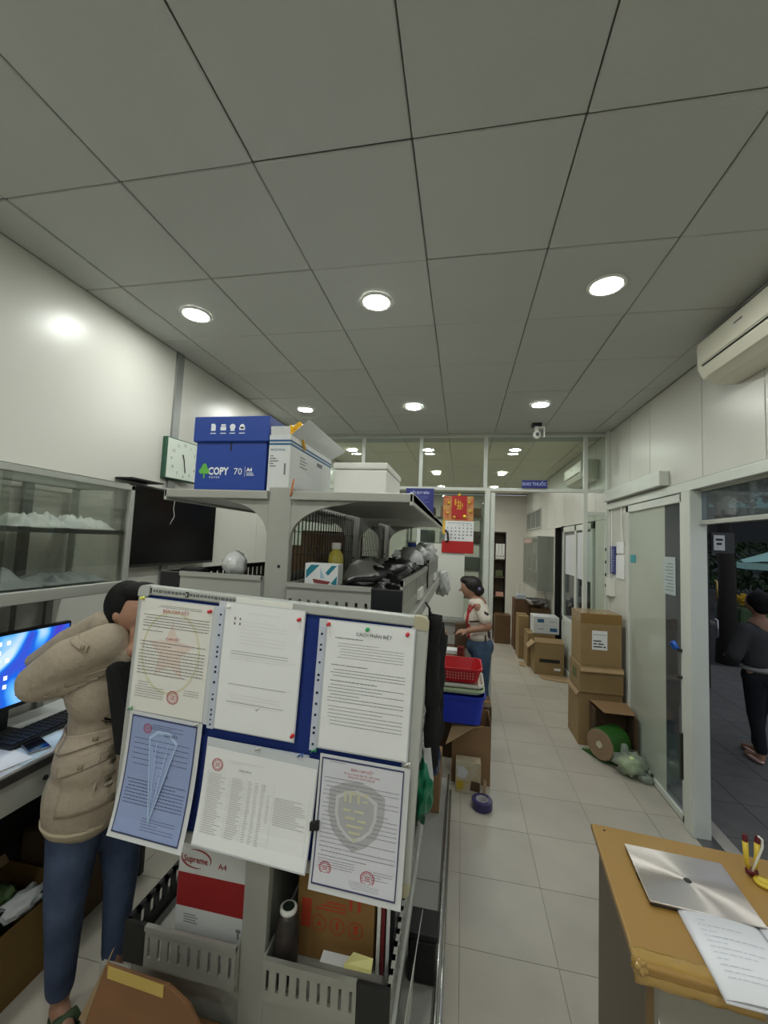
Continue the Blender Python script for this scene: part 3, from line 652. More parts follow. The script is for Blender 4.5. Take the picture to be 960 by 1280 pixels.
random.seed(3)
g = G(); x = 0.045
while x < 0.30:
    wd = random.uniform(0.004, 0.011); g.box(x, x+wd, -0.0085, -0.0079, -0.016 + random.uniform(-.001, .001), -0.009); x += wd+0.0022
g.build('frame_print', M('frame_ink', (98, 100, 100), 0.6), nb)
G().box(0.030, 0.040, -0.0087, -0.0079, -0.020, -0.006).box(0.142, 0.152, -0.0087, -0.0079, -0.020, -0.006).build('frame_icons', DARK, nb)
text('icon_letter', 'E', 0.011, WHITE, nb, (0.0315, -0.0088, -0.017), U_, V_); text('icon_letter', 'E', 0.011, WHITE, nb, (0.1435, -0.0088, -0.017), U_, V_)
G().box(0.29, 0.445, -0.0095, -0.0079, -0.019, -0.004).build('blank_sticker', WHITE, nb)

def words(g, x0, x1, z, h, y, rnd, gap=0.35, frm=0.6):
    x = x0
    while x < x1:
        wd = h*rnd.uniform(1.2, 4.2); x2 = min(x+wd, x1)
        g.quad((x, y, z), (x2, y, z), (x2, y, z+h*frm), (x, y, z+h*frm)); x = x2+h*gap*1.4
def sheet(label, px, pz, w, h, rot, seed, style, sleeve=None, z_off=0.0, curl=0.0):
    """document pinned on the board, root at its top-left corner"""
    t = thing('document', label, 'paper', (px, 0.974-z_off, pz), local=True, rot=(0, math.radians(rot), 0)); rnd = random.Random(seed)
    cf = lambda x, z: -0.0022 - curl*(max(0, -z/h)**3)*0.03
    cols_ = {'blue': M('bluish_paper', (142, 156, 196), 0.7), 'cream': M('cream_paper', (220, 218, 212), 0.7), 'lilac': M('lilac_white_paper', (208, 208, 216), 0.7)}
    pm = cols_.get(style.get('paper'), PAPER)
    m0 = 0.0
    if sleeve:
        sl, sr, st, sb = sleeve
        G().grid(6, 8, lambda a, b: (-sl+(w+sl+sr)*a, cf(w*a, st-(h+st+sb)*b)+0.0012, st-(h+st+sb)*b)).build('sleeve', M('plastic_sleeve_edge', (198, 202, 208), 0.18, coat=0.5) if not style.get('dark') else M('grey_sleeve_edge', (206, 208, 210), 0.2, coat=0.5), t, solid=0.0005)
    sh = G().grid(6, 8, lambda a, b: (w*a, cf(w*a, -h*b), -h*b)).build('sheet', pm, t, solid=0.0004)
    if style.get('edge'):
        e = 0.004; g = G(); y = -0.0030
        g.quad((0, y, 0), (w, y, 0), (w, y, -e), (0, y, -e)).quad((0, cf(0, -h)-.0008, -h), (w, cf(w, -h)-.0008, -h), (w, cf(w, -h)-.0008, -h+e), (0, cf(0, -h)-.0008, -h+e))
        for k in range(8):
            za, zb_ = -h*k/8, -h*(k+1)/8
            for xa in (0, w-e*0.7): g.quad((xa, cf(xa, za)-.0008, za), (xa+e*0.7, cf(xa, za)-.0008, za), (xa+e*0.7, cf(xa, zb_)-.0008, zb_), (xa, cf(xa, zb_)-.0008, zb_))
        g.build('dark_edge', M('blue_black_edge', (58, 64, 100), 0.5), t)
    g = G()
    for (za, zb_, xa, xb, hh, st_) in style['lines']:
        z = za
        while z > zb_:
            x0 = xa*w + rnd.choice([0, 0, 0, 0.03*w]); x1 = xb*w*(1 if rnd.random() > 0.25 else rnd.uniform(0.45, 0.95))
            y = cf((x0+x1)/2, -h*z*-1 if False else -(1-z)*h)-0.0009
            words(g, x0, max(x1, x0+0.02), -(1-z)*h, hh, y, rnd)
            z -= st_/h
    o = g.build('printed_text', style.get('ink', INK), t); o['kind'] = 'stuff'
    for (s_, sz_, xx, zz, mt, al) in style.get('titles', []):
        text('printed_title', s_, sz_, mt, t, (xx*w, cf(xx*w, -(1-zz)*h)-0.001, -(1-zz)*h), U_, V_, al, sx=0.95)
    for (xx, zz, r_) in style.get('stamps', []):
        g = G(); y = cf(xx*w, -(1-zz)*h)-0.0014; cxx, czz = xx*w, -(1-zz)*h
        for (ra, rb_) in ((r_, r_*0.88), (r_*0.70, r_*0.64)):
            for i in range(24):
                a, b = 2*PI*i/24, 2*PI*(i+1)/24
                g.quad((cxx+ra*math.cos(a), y, czz+ra*math.sin(a)), (cxx+ra*math.cos(b), y, czz+ra*math.sin(b)), (cxx+rb_*math.cos(b), y, czz+rb_*math.sin(b)), (cxx+rb_*math.cos(a), y, czz+rb_*math.sin(a)))
        for i in range(14):
            a = 2*PI*i/14; ra = r_*0.79; g.quad(*[(cxx+ra*math.cos(a)+dx, y, czz+ra*math.sin(a)+dz) for dx, dz in ((-.0008, -.0008), (.0008, -.0008), (.0008, .0008), (-.0008, .0008))])
        for i in range(3): g.quad((cxx-r_*0.4, y, czz-r_*0.3+i*r_*0.25), (cxx+r_*0.4, y, czz-r_*0.3+i*r_*0.25), (cxx+r_*0.4, y, czz-r_*0.2+i*r_*0.25), (cxx-r_*0.4, y, czz-r_*0.2+i*r_*0.25))
        g.build('red_stamp', REDI, t)
    if style.get('fn'): style['fn'](t, w, h, cf)
    return t
def star_emblem(t, w, h, cf):
    g = G(); cx_, cz_ = 0.48*w, -0.45*h
    for R_ in (0.40*w,):
        for i in range(40):
            a, b = 2*PI*i/40, 2*PI*(i+1)/40
            g.quad(*[(cx_+r*math.cos(q), -0.0029, cz_+r*1.25*math.sin(q)) for r, q in ((R_, a), (R_, b), (R_*0.94, b), (R_*0.94, a))])
    g.build('watermark_ring', M('pale_yellow_ink', (208, 204, 176), 0.7), t)
    g = G(); P = [(cx_+(0.33 if i % 2 == 0 else 0.15)*w*math.sin(PI*i/5), -0.0027, cz_+(0.33 if i % 2 == 0 else 0.15)*w*math.cos(PI*i/5)*1.1) for i in range(10)]
    for i in range(10): g.face([g.bm.verts.new(p) for p in ((cx_, -0.0027, cz_), P[i], P[(i+1) % 10])])
    g.build('watermark_star', M('pale_pink_ink', (216, 200, 190), 0.7), t)
def gem_emblem(t, w, h, cf):
    LB = M('light_blue_ink', (168, 190, 220), 0.7)
    g = G()
    out = [(0.30, 0.83), (0.42, 0.90), (0.60, 0.90), (0.74, 0.82), (0.50, 0.10)]
    P = [Vector((x*w, cf(0, -(1-z)*h)-0.0009, -(1-z)*h)) for x, z in out]; c = Vector((0.50*w, cf(0, -0.42*h)-0.0009, -0.42*h))
    n = len(P)
    for i in range(n):
        a, b = P[i], P[(i+1) % n]; a2, b2_ = a.lerp(c, 0.10), b.lerp(c, 0.10); g.quad(a, b, b2_, a2)
    for x, z in ((0.42, 0.80), (0.60, 0.80)):
        q = Vector((x*w, cf(0, -(1-z)*h)-0.0009, -(1-z)*h)); g.quad(q, q+Vector((0.002, 0, 0)), P[4]+Vector((0.001, -.0002, 0)), P[4]+Vector((-0.001, -.0002, 0)))
    g.build('watermark_outline', LB, t)
    g = G()
    for i in range(n):
        for j in range(4):
            A_, B_ = P[i].lerp(c, .12), P[(i+1) % n].lerp(c, .12); q = [A_.lerp(c, j/4), B_.lerp(c, j/4), B_.lerp(c, (j+1)/4), A_.lerp(c, (j+1)/4)]
            for v_ in q: v_.y = cf(0, v_.z)-0.0006
            g.quad(*q)
    g.build('watermark_fill', M('mid_blue_ink', (146, 162, 202), 0.7), t)
def shield_emblem(t, w, h, cf):
    def shp(s, y):
        o_ = [(-0.30, 0.20), (-0.16, 0.27), (0, 0.30), (0.16, 0.27), (0.30, 0.20), (0.30, 0.0), (0.24, -0.15), (0.12, -0.25), (0, -0.30), (-0.12, -0.25), (-0.24, -0.15), (-0.30, 0.0)]
        return [((0.46+x*s)*w, y, (-0.43+z*s*0.82)*h) for x, z in o_]
    for s, y, mt in ((1.12, -0.0046, M('grey_shield_ink', (172, 172, 176), 0.7)), (0.84, -0.0048, M('light_shield_ink', (196, 196, 198), 0.7)), (0.72, -0.0050, M('grey_shield_ink'))):
        g = G(); P = [Vector(p) for p in shp(s, 0)]; c = Vector((0.46*w, 0, -0.43*h)); lift = 0.0008+(-0.0046-y)*0.9
        for i in range(len(P)):
            for j in range(4):
                q = [P[i].lerp(c, j/4), P[(i+1) % len(P)].lerp(c, j/4), P[(i+1) % len(P)].lerp(c, (j+1)/4), P[i].lerp(c, (j+1)/4)]
                for v_ in q: v_.y = cf(0, v_.z)-lift
                g.quad(*q)
        g.build('watermark_shield', mt, t)
    PY = M('pale_khaki_ink', (196, 194, 166), 0.7); g = G()
    for (x0, x1, z0, z1) in ((-.15, -.12, .10, .19), (-.09, -.06, .10, .19), (-.06, -.01, .165, .19), (.01, .04, .10, .19), (.07, .14, .165, .19), (.07, .14, .12, .135), (-.15, -.06, .03, .05), (-.02, .10, .03, .05), (-.12, .0, -.03, -.01), (.03, .13, -.04, -.02), (-.10, .10, -.09, -.07), (-.07, .07, -.14, -.12), (-.03, .03, -.19, -.17)):
        g.quad(*[((0.46+x)*w, cf(0, (-0.43+z)*h)-0.0018, (-0.43+z)*h) for x, z in ((x0, z0), (x1, z0), (x1, z1), (x0, z1))])
    g.build('watermark_marks', PY, t)
def table_print(t, w, h, cf):
    g = G(); rnd = random.Random(8)
    for (xa, xb) in ((0.05, 0.22), (0.27, 0.39), (0.42, 0.46), (0.48, 0.52), (0.54, 0.58), (0.60, 0.63), (0.67, 0.95)):
        z = 0.72 if xa < 0.6 else 0.62
        while z > 0.12:
            if xa < 0.6 or z > 0.35:
                x1 = xa+(xb-xa)*rnd.uniform(0.6, 1); y = cf(xa*w, -(1-z)*h)-0.001
                g.quad((xa*w, y, -(1-z)*h), (x1*w, y, -(1-z)*h), (x1*w, y, -(1-z)*h+0.0018), (xa*w, y, -(1-z)*h+0.0018))
            z -= 0.022
    for x in (0.04, 0.25, 0.40, 0.655, 0.97):
        g.quad(*[(x*w+dx, cf(x*w, -(1-z)*h)-0.001, -(1-z)*h) for dx, z in ((0, 0.76), (0.0006, 0.76), (0.0006, 0.12), (0, 0.12))])
    o = g.build('table_rows', M('pale_ink', (176, 176, 176), 0.8), t); o['kind'] = 'stuff'
def hatch(t, w, h, cf):
    g = G()
    for (x0, x1, z) in ((.12, .85, .62), (.12, .85, .60), (.12, .85, .36), (.12, .85, .22)): g.quad(*[(x*w, -0.0031, -(1-zz)*h) for x, zz in ((x0, z), (x1, z), (x1, z+.003), (x0, z+.003))])
    g.quad(*[(x*w, -0.0032, -(1-zz)*h) for x, zz in ((.50, .195), (.52, .18), (.56, .215), (.52, .19))])
    for (x0, x1, z0, z1) in ((.12, .14, .87, .89), (.19, .21, .87, .89), (.12, .14, .83, .85), (.19, .21, .83, .85)): g.quad(*[(x*w, -0.0031, -(1-zz)*h) for x, zz in ((x0, z0), (x1, z0), (x1, z1), (x0, z1))])
    g.build('form_lines', INK, t)
IN2 = M('mid_ink', (104, 104, 110), 0.8)
sheet('white printed pledge with red title and stamp, top left of the board', -0.838, 1.722, 0.214, 0.290, 2.2, 11, dict(paper='cream', ink=IN2, lines=[(0.955, 0.93, 0.25, 0.85, 0.0016, 0.004), (0.86, 0.74, 0.06, 0.97, 0.0026, 0.0072), (0.72, 0.70, 0.06, 0.35, 0.0022, 0.006), (0.62, 0.32, 0.05, 0.95, 0.0028, 0.0082), (0.26, 0.12, 0.05, 0.45, 0.0018, 0.0062), (0.24, 0.18, 0.72, 0.92, 0.0018, 0.006)],
      titles=[('BẢN CAM KẾT', 0.0125, 0.50, 0.895, REDI, 'CENTER'), ('CAM KẾT', 0.010, 0.50, 0.655, REDI, 'CENTER')], stamps=[(0.58, 0.165, 0.017)], fn=star_emblem), sleeve=(0.004, 0.022, 0.003, 0.004), z_off=0.001)
sheet('bluish printed pledge with faint gem watermark, bottom left of the board', -0.832, 1.424, 0.190, 0.278, 3.0, 12, dict(paper='blue', edge=True, dark=True, ink=M('blue_dark_ink', (66, 70, 104), 0.8), lines=[(0.94, 0.90, 0.3, 0.8, 0.0018, 0.005), (0.80, 0.54, 0.08, 0.92, 0.0020, 0.0125), (0.44, 0.22, 0.06, 0.95, 0.0026, 0.0078), (0.15, 0.06, 0.4, 0.9, 0.0016, 0.006)],
      titles=[('CAM KẾT', 0.010, 0.62, 0.855, M('blue_dark_ink'), 'CENTER'), ('CAM KẾT', 0.007, 0.60, 0.50, M('blue_dark_ink'), 'CENTER')], stamps=[(0.26, 0.90, 0.012)], fn=gem_emblem), sleeve=(0.010, 0.012, 0.008, 0.012), z_off=0.006, curl=0.8)
sheet('white form with pale print and tick, pinned in the upper middle of board', -0.588, 1.728, 0.212, 0.312, 2.2, 13, dict(ink=M('pale_ink'), lines=[(0.93, 0.915, 0.3, 0.7, 0.0016, 0.005), (0.86, 0.66, 0.22, 0.8, 0.0014, 0.009), (0.58, 0.56, 0.1, 0.95, 0.0016, 0.006), (0.28, 0.20, 0.15, 0.8, 0.0013, 0.008)], fn=hatch), sleeve=(0.022, 0.003, 0.002, 0.003), z_off=0.001)
sheet('white sheet with faint table rows, bottom middle of the board', -0.612, 1.372, 0.290, 0.222, 3.2, 14, dict(ink=M('pale_ink'), lines=[(0.90, 0.86, 0.22, 0.55, 0.0014, 0.005)], titles=[('DANH SÁCH', 0.006, 0.38, 0.81, IN2, 'CENTER')], stamps=[(0.12, 0.83, 0.015)], fn=table_print), sleeve=(0.002, 0.003, 0.022, 0.004), z_off=0.006, curl=0.6)
sheet('white sheet titled in bold capitals, top right of the board', -0.315, 1.703, 0.212, 0.297, 1.6, 15, dict(ink=INK, lines=[(0.87, 0.85, 0.10, 0.52, 0.003, 0.009), (0.83, 0.70, 0.14, 0.9, 0.0016, 0.0066), (0.655, 0.645, 0.08, 0.5, 0.0028, 0.01), (0.62, 0.56, 0.08, 0.93, 0.0022, 0.0072), (0.53, 0.52, 0.08, 0.62, 0.0030, 0.01), (0.50, 0.36, 0.06, 0.93, 0.0022, 0.0076), (0.33, 0.18, 0.08, 0.93, 0.0020, 0.0082)],
      titles=[('CÁCH PHÂN BIỆT', 0.0115, 0.55, 0.905, INKD, 'CENTER')]), sleeve=(0.022, 0.003, 0.003, 0.004), z_off=0.001)
sheet('lilac-white pledge with grey shield watermark and two red stamps, bottom right', -0.310, 1.388, 0.196, 0.275, 1.8, 16, dict(paper='lilac', edge=True, dark=True, ink=M('lilac_ink', (112, 110, 124), 0.8), lines=[(0.97, 0.955, 0.1, 0.3, 0.0014, 0.005), (0.84, 0.22, 0.05, 0.96, 0.0020, 0.0094), (0.20, 0.13, 0.05, 0.5, 0.0015, 0.005), (0.18, 0.12, 0.72, 0.95, 0.0015, 0.005), (0.08, 0.03, 0.45, 0.8, 0.0012, 0.004)],
      titles=[('BẢN CAM KẾT', 0.0085, 0.50, 0.925, REDI, 'CENTER'), ('Không vi phạm bảo vệ, chất lượng', 0.0062, 0.50, 0.893, REDI, 'CENTER'), ('không kinh doanh hàng giả', 0.0062, 0.50, 0.868, REDI, 'CENTER')], stamps=[(0.15, 0.135, 0.0145), (0.66, 0.125, 0.0165)], fn=shield_emblem), sleeve=(0.006, 0.013, 0.006, 0.014), z_off=0.006, curl=0.4)
# punched strips of the sleeves
def strip(label, x0, z0, x1, z1):
    p0 = Vector((x0, 0.9705, z0)); p1 = Vector((x1, 0.9705, z1)); d = (p1-p0); L_ = d.length; d.normalize(); n = Vector((-d.z, 0, d.x))
    t = thing('punched_strip', label, 'sleeve strip', tuple(p0)); wd = 0.0085
    a = [p0-n*wd, p1-n*wd, p1+n*wd, p0+n*wd]; G().prism(a, (0, 0.0008, 0)).build('strip', M('milky_strip', (188, 194, 208), 0.3), t)
    g = G(); rnd = random.Random(int(abs(x0*1000))); k = 0.02
    while k < L_-0.01:
        c = p0+d*k; g.cyl(c-Vector((0, 0.0009, 0)), c-Vector((0, 0.0002, 0)), 0.0028*rnd.uniform(0.8, 1.25), n=10); k += rnd.choice([0.012, 0.026, 0.03])
    o = g.build('holes', M('hole_navy', (24, 32, 66), 0.8), t); o['kind'] = 'stuff'
strip('milky punched strip between the two left columns of sheets', -0.602, 1.716, -0.612, 1.412)
strip('milky punched strip left of the top right sheet', -0.328, 1.690, -0.338, 1.395)
strip('short punched strip above the bottom middle sheet', -0.604, 1.382, -0.345, 1.374)
# push pins and twist ties
PR = M('red_pin', (196, 40, 50), 0.3); PG = M('green_pin', (40, 160, 90), 0.3); PYL = M('yellow_pin', (214, 214, 90), 0.3)
pins = [(-0.632, 1.702, PR, 'red push pin at the right corner of the top left sheet'), (-0.833, 1.723, PYL, 'yellow push pin at the top left corner of the board'), (-0.388, 1.700, PR, 'red push pin at the top right corner of the middle form'), (-0.389, 1.424, PR, 'red push pin at the bottom right corner of the middle form'),
        (-0.312, 1.695, PR, 'red push pin at the left corner of the top right sheet'), (-0.215, 1.690, PG, 'green push pin at the top centre of the top right sheet'), (-0.119, 1.686, PR, 'red push pin at the right corner of the top right sheet'), (-0.580, 1.718, WHITE, 'white push pin at the top left corner of the middle form')]
for x, z, mt, lb in pins:
    t = thing('push_pin', lb, 'push pin', (x, 0.968, z), 'push pins on the board')
    G().lathe([(0.0045, 0), (0.0045, 0.0015), (0.0026, 0.0022), (0.0024, 0.007), (0.0044, 0.009), (0.004, 0.0105)], (x, 0.9705, z), n=12, ax=(0, -1, 0)).build('head', mt, t, smooth=True)
for x, z, mt, lb, s in ((-0.842, 1.437, PG, 'green twist tie at the left edge between the two left sheets', 1), (-0.333, 1.398, PG, 'green twist tie left of the bottom right sheet', 1), (-0.365, 1.383, M('blue_tie', (30, 90, 170), 0.4), 'blue twist tie above the bottom middle sheet', 1), (-0.647, 1.420, WHITE, 'white twist tie at the corner of the bluish sheet', 1), (-0.108, 1.398, WHITE, 'white twist tie at the corner of the shield sheet', 1), (-0.475, 1.384, WHITE, 'white twist tie on the horizontal punched strip', 1)):
    o = G().tube([(x-0.008, 0.968, z-0.006), (x, 0.962, z+0.001), (x+0.006, 0.965, z+0.005), (x+0.004, 0.966, z-0.004)], 0.0018).build('twist_tie', mt, smooth=True); tag(o, lb, 'tie', 'twist ties on the board')
t = thing('binder_clip', 'black binder clip between the bottom middle and shield sheets', 'clip', (-0.318, 0.960, 1.235))
G().prism([(-0.330, 0.957, 1.222), (-0.308, 0.957, 1.226), (-0.308, 0.957, 1.246), (-0.330, 0.957, 1.240)], (0, 0.008, 0)).build('body', BLACK, t)
G().tube([(-0.325, 0.955, 1.238), (-0.312, 0.951, 1.252), (-0.306, 0.953, 1.238)], 0.0013).build('wire_arm', BLACK, t)
# ------------------------------------------------------------------ left side: wall cabinet, television, clock
wc = thing('display_cabinet', 'wall-hung aluminium and glass cabinet on the left wall', 'cabinet', (-1.94, 1.0, 1.58))
cx0, cx1, cy0, cy1, cz0, cz1 = -2.13, -1.75, 0.55, 1.915, 1.585, 2.145
g = G(); b = 0.028
fr_bars = [((cx1-b, cy0, cz1-b), (cx1, cy1, cz1)), ((cx1-b, cy0, cz0), (cx1, cy1, cz0+0.05)), ((cx0, cy0, cz1-b), (cx0+b, cy1, cz1)), ((cx0, cy0, cz0), (cx0+b, cy1, cz0+b)),
           ((cx1-b, cy1-b, cz0), (cx1, cy1, cz1)), ((cx0, cy1-b, cz0), (cx0+b, cy1, cz1)), ((cx0, cy1-b, cz1-b), (cx1, cy1, cz1)), ((cx0, cy1-b, cz0), (cx1, cy1, cz0+b)), ((cx1-b, cy0, cz0), (cx1, cy0+b, cz1))]
for a, c in fr_bars: G().box(a[0], c[0], a[1], c[1], a[2], c[2]).build('frame_bar', ALU, wc, bevel=0.003)
G().box(cx0, cx1, cy0, cy1, cz1-0.004, cz1+0.004).build('top_pane', GLC, wc)
G().box(cx0, cx1-0.005, cy0, cy1-0.005, cz0-0.002, cz0+0.012).build('bottom_panel', M('cabinet_grey', (160, 160, 154), 0.5), wc)
G().box(cx0+0.001, cx0+0.006, cy0, 1.36, cz0, cz1).build('back_panel', M('cabinet_back', (120, 122, 116), 0.5, var=0.1, scale=4), wc)
for ya in (1.30, 1.62): G().box(cx0+0.006, cx0+0.026, ya, ya+0.045, cz0, cz1).build('back_bar', M('cabinet_bar', (120, 122, 118), 0.45, 0.2), wc)
G().box(cx0+0.02, cx1-0.03, cy0, cy1-0.03, 1.885, 1.893).build('glass_shelf', GLC, wc)
G().box(cx1-0.028, cx1-0.020, cy0, cy1-0.03, 1.877, 1.897).build('shelf_edge', M('cabinet_bar'), wc)
G().box(cx1-0.012, cx1-0.008, cy0, 1.30, cz0+0.05, cz1-b).build('sliding_pane', GLC, wc)
G().box(cx1-0.020, cx1-0.016, 1.275, cy1-b, cz0+0.05, cz1-b).build('sliding_pane', GLC, wc)
G().box(cx0+b, cx1-b, cy1-0.012, cy1-0.008, cz0+b, cz1-b).build('end_pane', GLC, wc)
CRUMP = M('white_cloth_film', (222, 224, 226), 0.5, bump=0.2, bscale=25)
def crumple(name, label, cat, x0, x1, y0, y1, z, hgt, seed, mat=CRUMP, group=None, n=26):
    def fn(a, b):
        e = min(a, 1-a, b, 1-b)*6; e = min(1, e)
        return (x0+(x1-x0)*a+0.012*noise.noise(Vector((a*5, b*5, seed))), y0+(y1-y0)*b+0.012*noise.noise(Vector((a*5+9, b*5, seed))), z+0.006+hgt*e*(0.75-1.5*abs(noise.noise(Vector((a*2.5+seed, b*4.5, seed*1.7))))+0.5*abs(noise.noise(Vector((a*7, b*9, seed)))))*0.95)
    g = G(); g.grid(n, n, fn)
    g.grid(n//2, n//2, lambda a, b: (x0+(x1-x0)*a, y0+(y1-y0)*b, z))
    o = g.build(name, mat, smooth=True); tag(o, label, cat, group); return o
crumple('folded_sheet', 'crumpled white sheets on the glass shelf of the wall cabinet', 'sheet', -2.06, -1.80, 1.38, 1.60, 1.895, 0.075, 3)
crumple('folded_sheet', 'white folded sheet nearest the end pane, cabinet glass shelf', 'sheet', -2.05, -1.80, 1.58, 1.86, 1.895, 0.07, 7)
crumple('folded_sheet', 'large grey-white draped sheet in the bottom of the wall cabinet', 'sheet', -2.07, -1.79, 0.95, 1.50, 1.635, 0.105, 12, mat=M('grey_white_sheet', (190, 194, 200), 0.5, bump=0.2, bscale=25))
crumple('folded_sheet', 'flat white garment at the end of the wall cabinet bottom', 'sheet', -2.04, -1.80, 1.52, 1.86, 1.635, 0.05, 17, mat=M('grey_white_sheet'))
o = G().box(-2.05, -1.85, 0.95, 1.24, 1.897, 1.93).build('red_book', M('faded_red', (150, 100, 100), 0.6), bevel=0.002); tag(o, 'faded red flat book at the left of the cabinet shelf', 'book')
o = G().box(-2.08, -1.95, 1.05, 1.22, 1.635, 1.80).build('dark_box', BLACK, bevel=0.004); tag(o, 'dark box at the back left of the wall cabinet bottom', 'box')
# hanging rods under the cabinet
o = thing('support_bars', 'two grey upright bars between wall cabinet and counter', 'support bars', (-2.12, 1.75, 0.97))
for ya, wd in ((1.64, 0.012), (1.80, 0.035)): G().box(-2.14, -2.12, ya, ya+wd, 0.972, cz0-0.002).build('bar', M('cabinet_bar'), o)
tv = thing('television', 'black flat television on the left wall beside the cabinet', 'television', (-2.10, 2.7, 1.66))
G().box(-2.105, -2.075, 2.25, 3.16, 1.665, 2.205).build('case', BLACK, tv, bevel=0.004)
G().box(-2.0755, -2.073, 2.262, 3.148, 1.685, 2.192).build('screen', M('tv_screen', (5, 5, 6), 0.2, spec=0.2), tv)
G().box(-2.15, -2.105, 2.5, 2.9, 1.8, 2.05).build('wall_mount', DARK, tv)
o = G().box(-2.148, -2.02, 2.18, 2.45, 2.225, 2.235).build('bracket_shelf', DARK); tag(o, 'small dark shelf bracket above the corner of the television', 'shelf')
o = G().tube([(-2.07, 2.62, 2.21), (-2.068, 2.635, 2.15), (-2.068, 2.625, 2.08), (-2.068, 2.64, 2.02), (-2.068, 2.60, 1.96)], 0.0018).build('white_cable', WHITE, smooth=True); tag(o, 'thin pale cable dangling over the television screen', 'cable')
ck = thing('wall_clock', 'square white wall clock with green edge, partly behind the blue box', 'clock', (-2.12, 2.72, 2.29), local=True, rot=(math.radians(0), 0, math.radians(-8)))
G().box(-0.02, 0.028, -0.16, 0.17, 0, 0.31).build('case', M('dark_green_case', (36, 82, 62), 0.4), ck, bevel=0.008)
G().box(0.029, 0.033, -0.148, 0.158, 0.010, 0.300).build('dial', M('clock_dial', (214, 222, 212), 0.5), ck, bevel=0.001)
for k in range(12):
    a = PI/6*k; yy, zz = 0.005+0.118*math.sin(a), 0.155+0.118*math.cos(a)
    n_ = [12, 1, 2, 3, 4, 5, 6, 7, 8, 9, 10, 11][k]
    text('numeral', str(n_), 0.034, M('dial_grey', (90, 100, 94), 0.6), ck, (0.034, yy, zz-0.012), (0, 1, 0), (0, 0, 1), 'CENTER')
G().bar((0.036, 0.005, 0.155), (0.036, 0.022, 0.065), 0.004, 0.006).build('minute_hand', BLACK, ck)
G().bar((0.037, 0.005, 0.155), (0.037, -0.012, 0.20), 0.004, 0.007).build('hour_hand', BLACK, ck)

# ------------------------------------------------------------------ counter desk with monitor, papers, phone
ds = thing('counter_desk', 'white-topped counter desk along the left wall', 'desk', (-1.9, 1.0, 0))
LAM = M('white_laminate', (206, 208, 208), 0.35)
DZ = 0.97
G().box(-2.13, -1.655, -0.3, 2.15, DZ-0.012, DZ).build('tabletop', LAM, ds, bevel=0.002)
G().box(-2.13, -1.650, -0.3, 2.15, DZ-0.045, DZ-0.012).build('edge_band', M('dark_edge_band', (60, 58, 56), 0.4), ds, bevel=0.002)
G().box(-1.68, -1.665, -0.3, 1.90, DZ-0.165, DZ-0.045).build('drawer_front', M('pale_laminate', (176, 176, 168), 0.45), ds, bevel=0.002)
G().box(-1.68, -1.664, 1.905, 2.15, DZ-0.165, DZ-0.045).build('drawer_front', M('pale_laminate'), ds, bevel=0.002)
G().cyl((-1.665, 1.48, DZ-0.10), (-1.660, 1.48, DZ-0.10), 0.010).build('lock', M('dark_metal'), ds)
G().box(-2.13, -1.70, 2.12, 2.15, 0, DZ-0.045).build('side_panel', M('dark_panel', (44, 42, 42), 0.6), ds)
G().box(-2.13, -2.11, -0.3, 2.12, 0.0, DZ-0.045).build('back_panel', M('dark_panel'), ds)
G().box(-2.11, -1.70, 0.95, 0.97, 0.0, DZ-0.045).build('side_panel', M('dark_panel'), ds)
mo = thing('monitor', 'computer monitor showing a blue wallpaper with white icons', 'monitor', (-1.97, 1.5, DZ))
G().box(-1.985, -1.955, 1.17, 1.80, 1.085, 1.43).build('case', BLACK, mo, bevel=0.004)
def screen_mat():
    m = bpy.data.materials.new('lit_screen_wallpaper'); m.use_nodes = True; N = m.node_tree.nodes; L = m.node_tree.links; b_ = N['Principled BSDF']
    tc = N.new('ShaderNodeTexCoord'); wv = N.new('ShaderNodeTexNoise'); wv.inputs['Scale'].default_value = 4.2; wv.inputs['Detail'].default_value = 0.6; wv.inputs['Distortion'].default_value = 1.3
    L.new(tc.outputs['Object'], wv.inputs['Vector']); cr = N.new('ShaderNodeValToRGB'); L.new(wv.outputs[0], cr.inputs[0])
    e = cr.color_ramp.elements; e[0].position = 0.36; e[0].color = lin((200, 224, 244))+(1,); e[1].position = 0.66; e[1].color = lin((70, 60, 190))+(1,)
    x = e.new(0.46); x.color = lin((90, 176, 250))+(1,); x = e.new(0.53); x.color = lin((20, 100, 220))+(1,)
    L.new(cr.outputs[0], b_.inputs['Emission Color']); b_.inputs['Emission Strength'].default_value = 0.42; b_.inputs['Base Color'].default_value = (0, 0, 0, 1); b_.inputs['Roughness'].default_value = 0.3
    return m
scn = G().box(-1.955, -1.9535, 1.182, 1.788, 1.105, 1.418).build('screen', screen_mat(), mo)
ic = G(); random.seed(5)
for i in range(9):
    for j in range(7):
        yy = 1.21+0.036*i; zz = 1.375-0.038*j
        if yy > 1.54 or random.random() < 0.08: continue
        ic.box(-1.9534, -1.9530, yy, yy+0.015, zz, zz+0.018)
o = ic.build('desktop_icons', M('lit_icons', (232, 240, 250), 0.5, emit=0.5), scn); o['kind'] = 'stuff'
G().box(-1.975, -1.96, 1.42, 1.54, 1.0, 1.1).build('stand_neck', BLACK, mo); G().box(-2.05, -1.90, 1.36, 1.60, DZ, DZ+0.01).build('stand_foot', BLACK, mo, bevel=0.003)
kb = thing('keyboard', 'black keyboard on the counter under the monitor', 'keyboard', (-1.87, 1.7, DZ))
G().box(-1.93, -1.80, 1.44, 1.86, DZ+0.001, DZ+0.02).build('case', BLACK, kb, bevel=0.004)
kg = G()
for i in range(5):
    for j in range(15): kg.box(-1.925+0.024*i, -1.905+0.024*i, 1.45+0.027*j, 1.472+0.027*j, DZ+0.02, DZ+0.026)
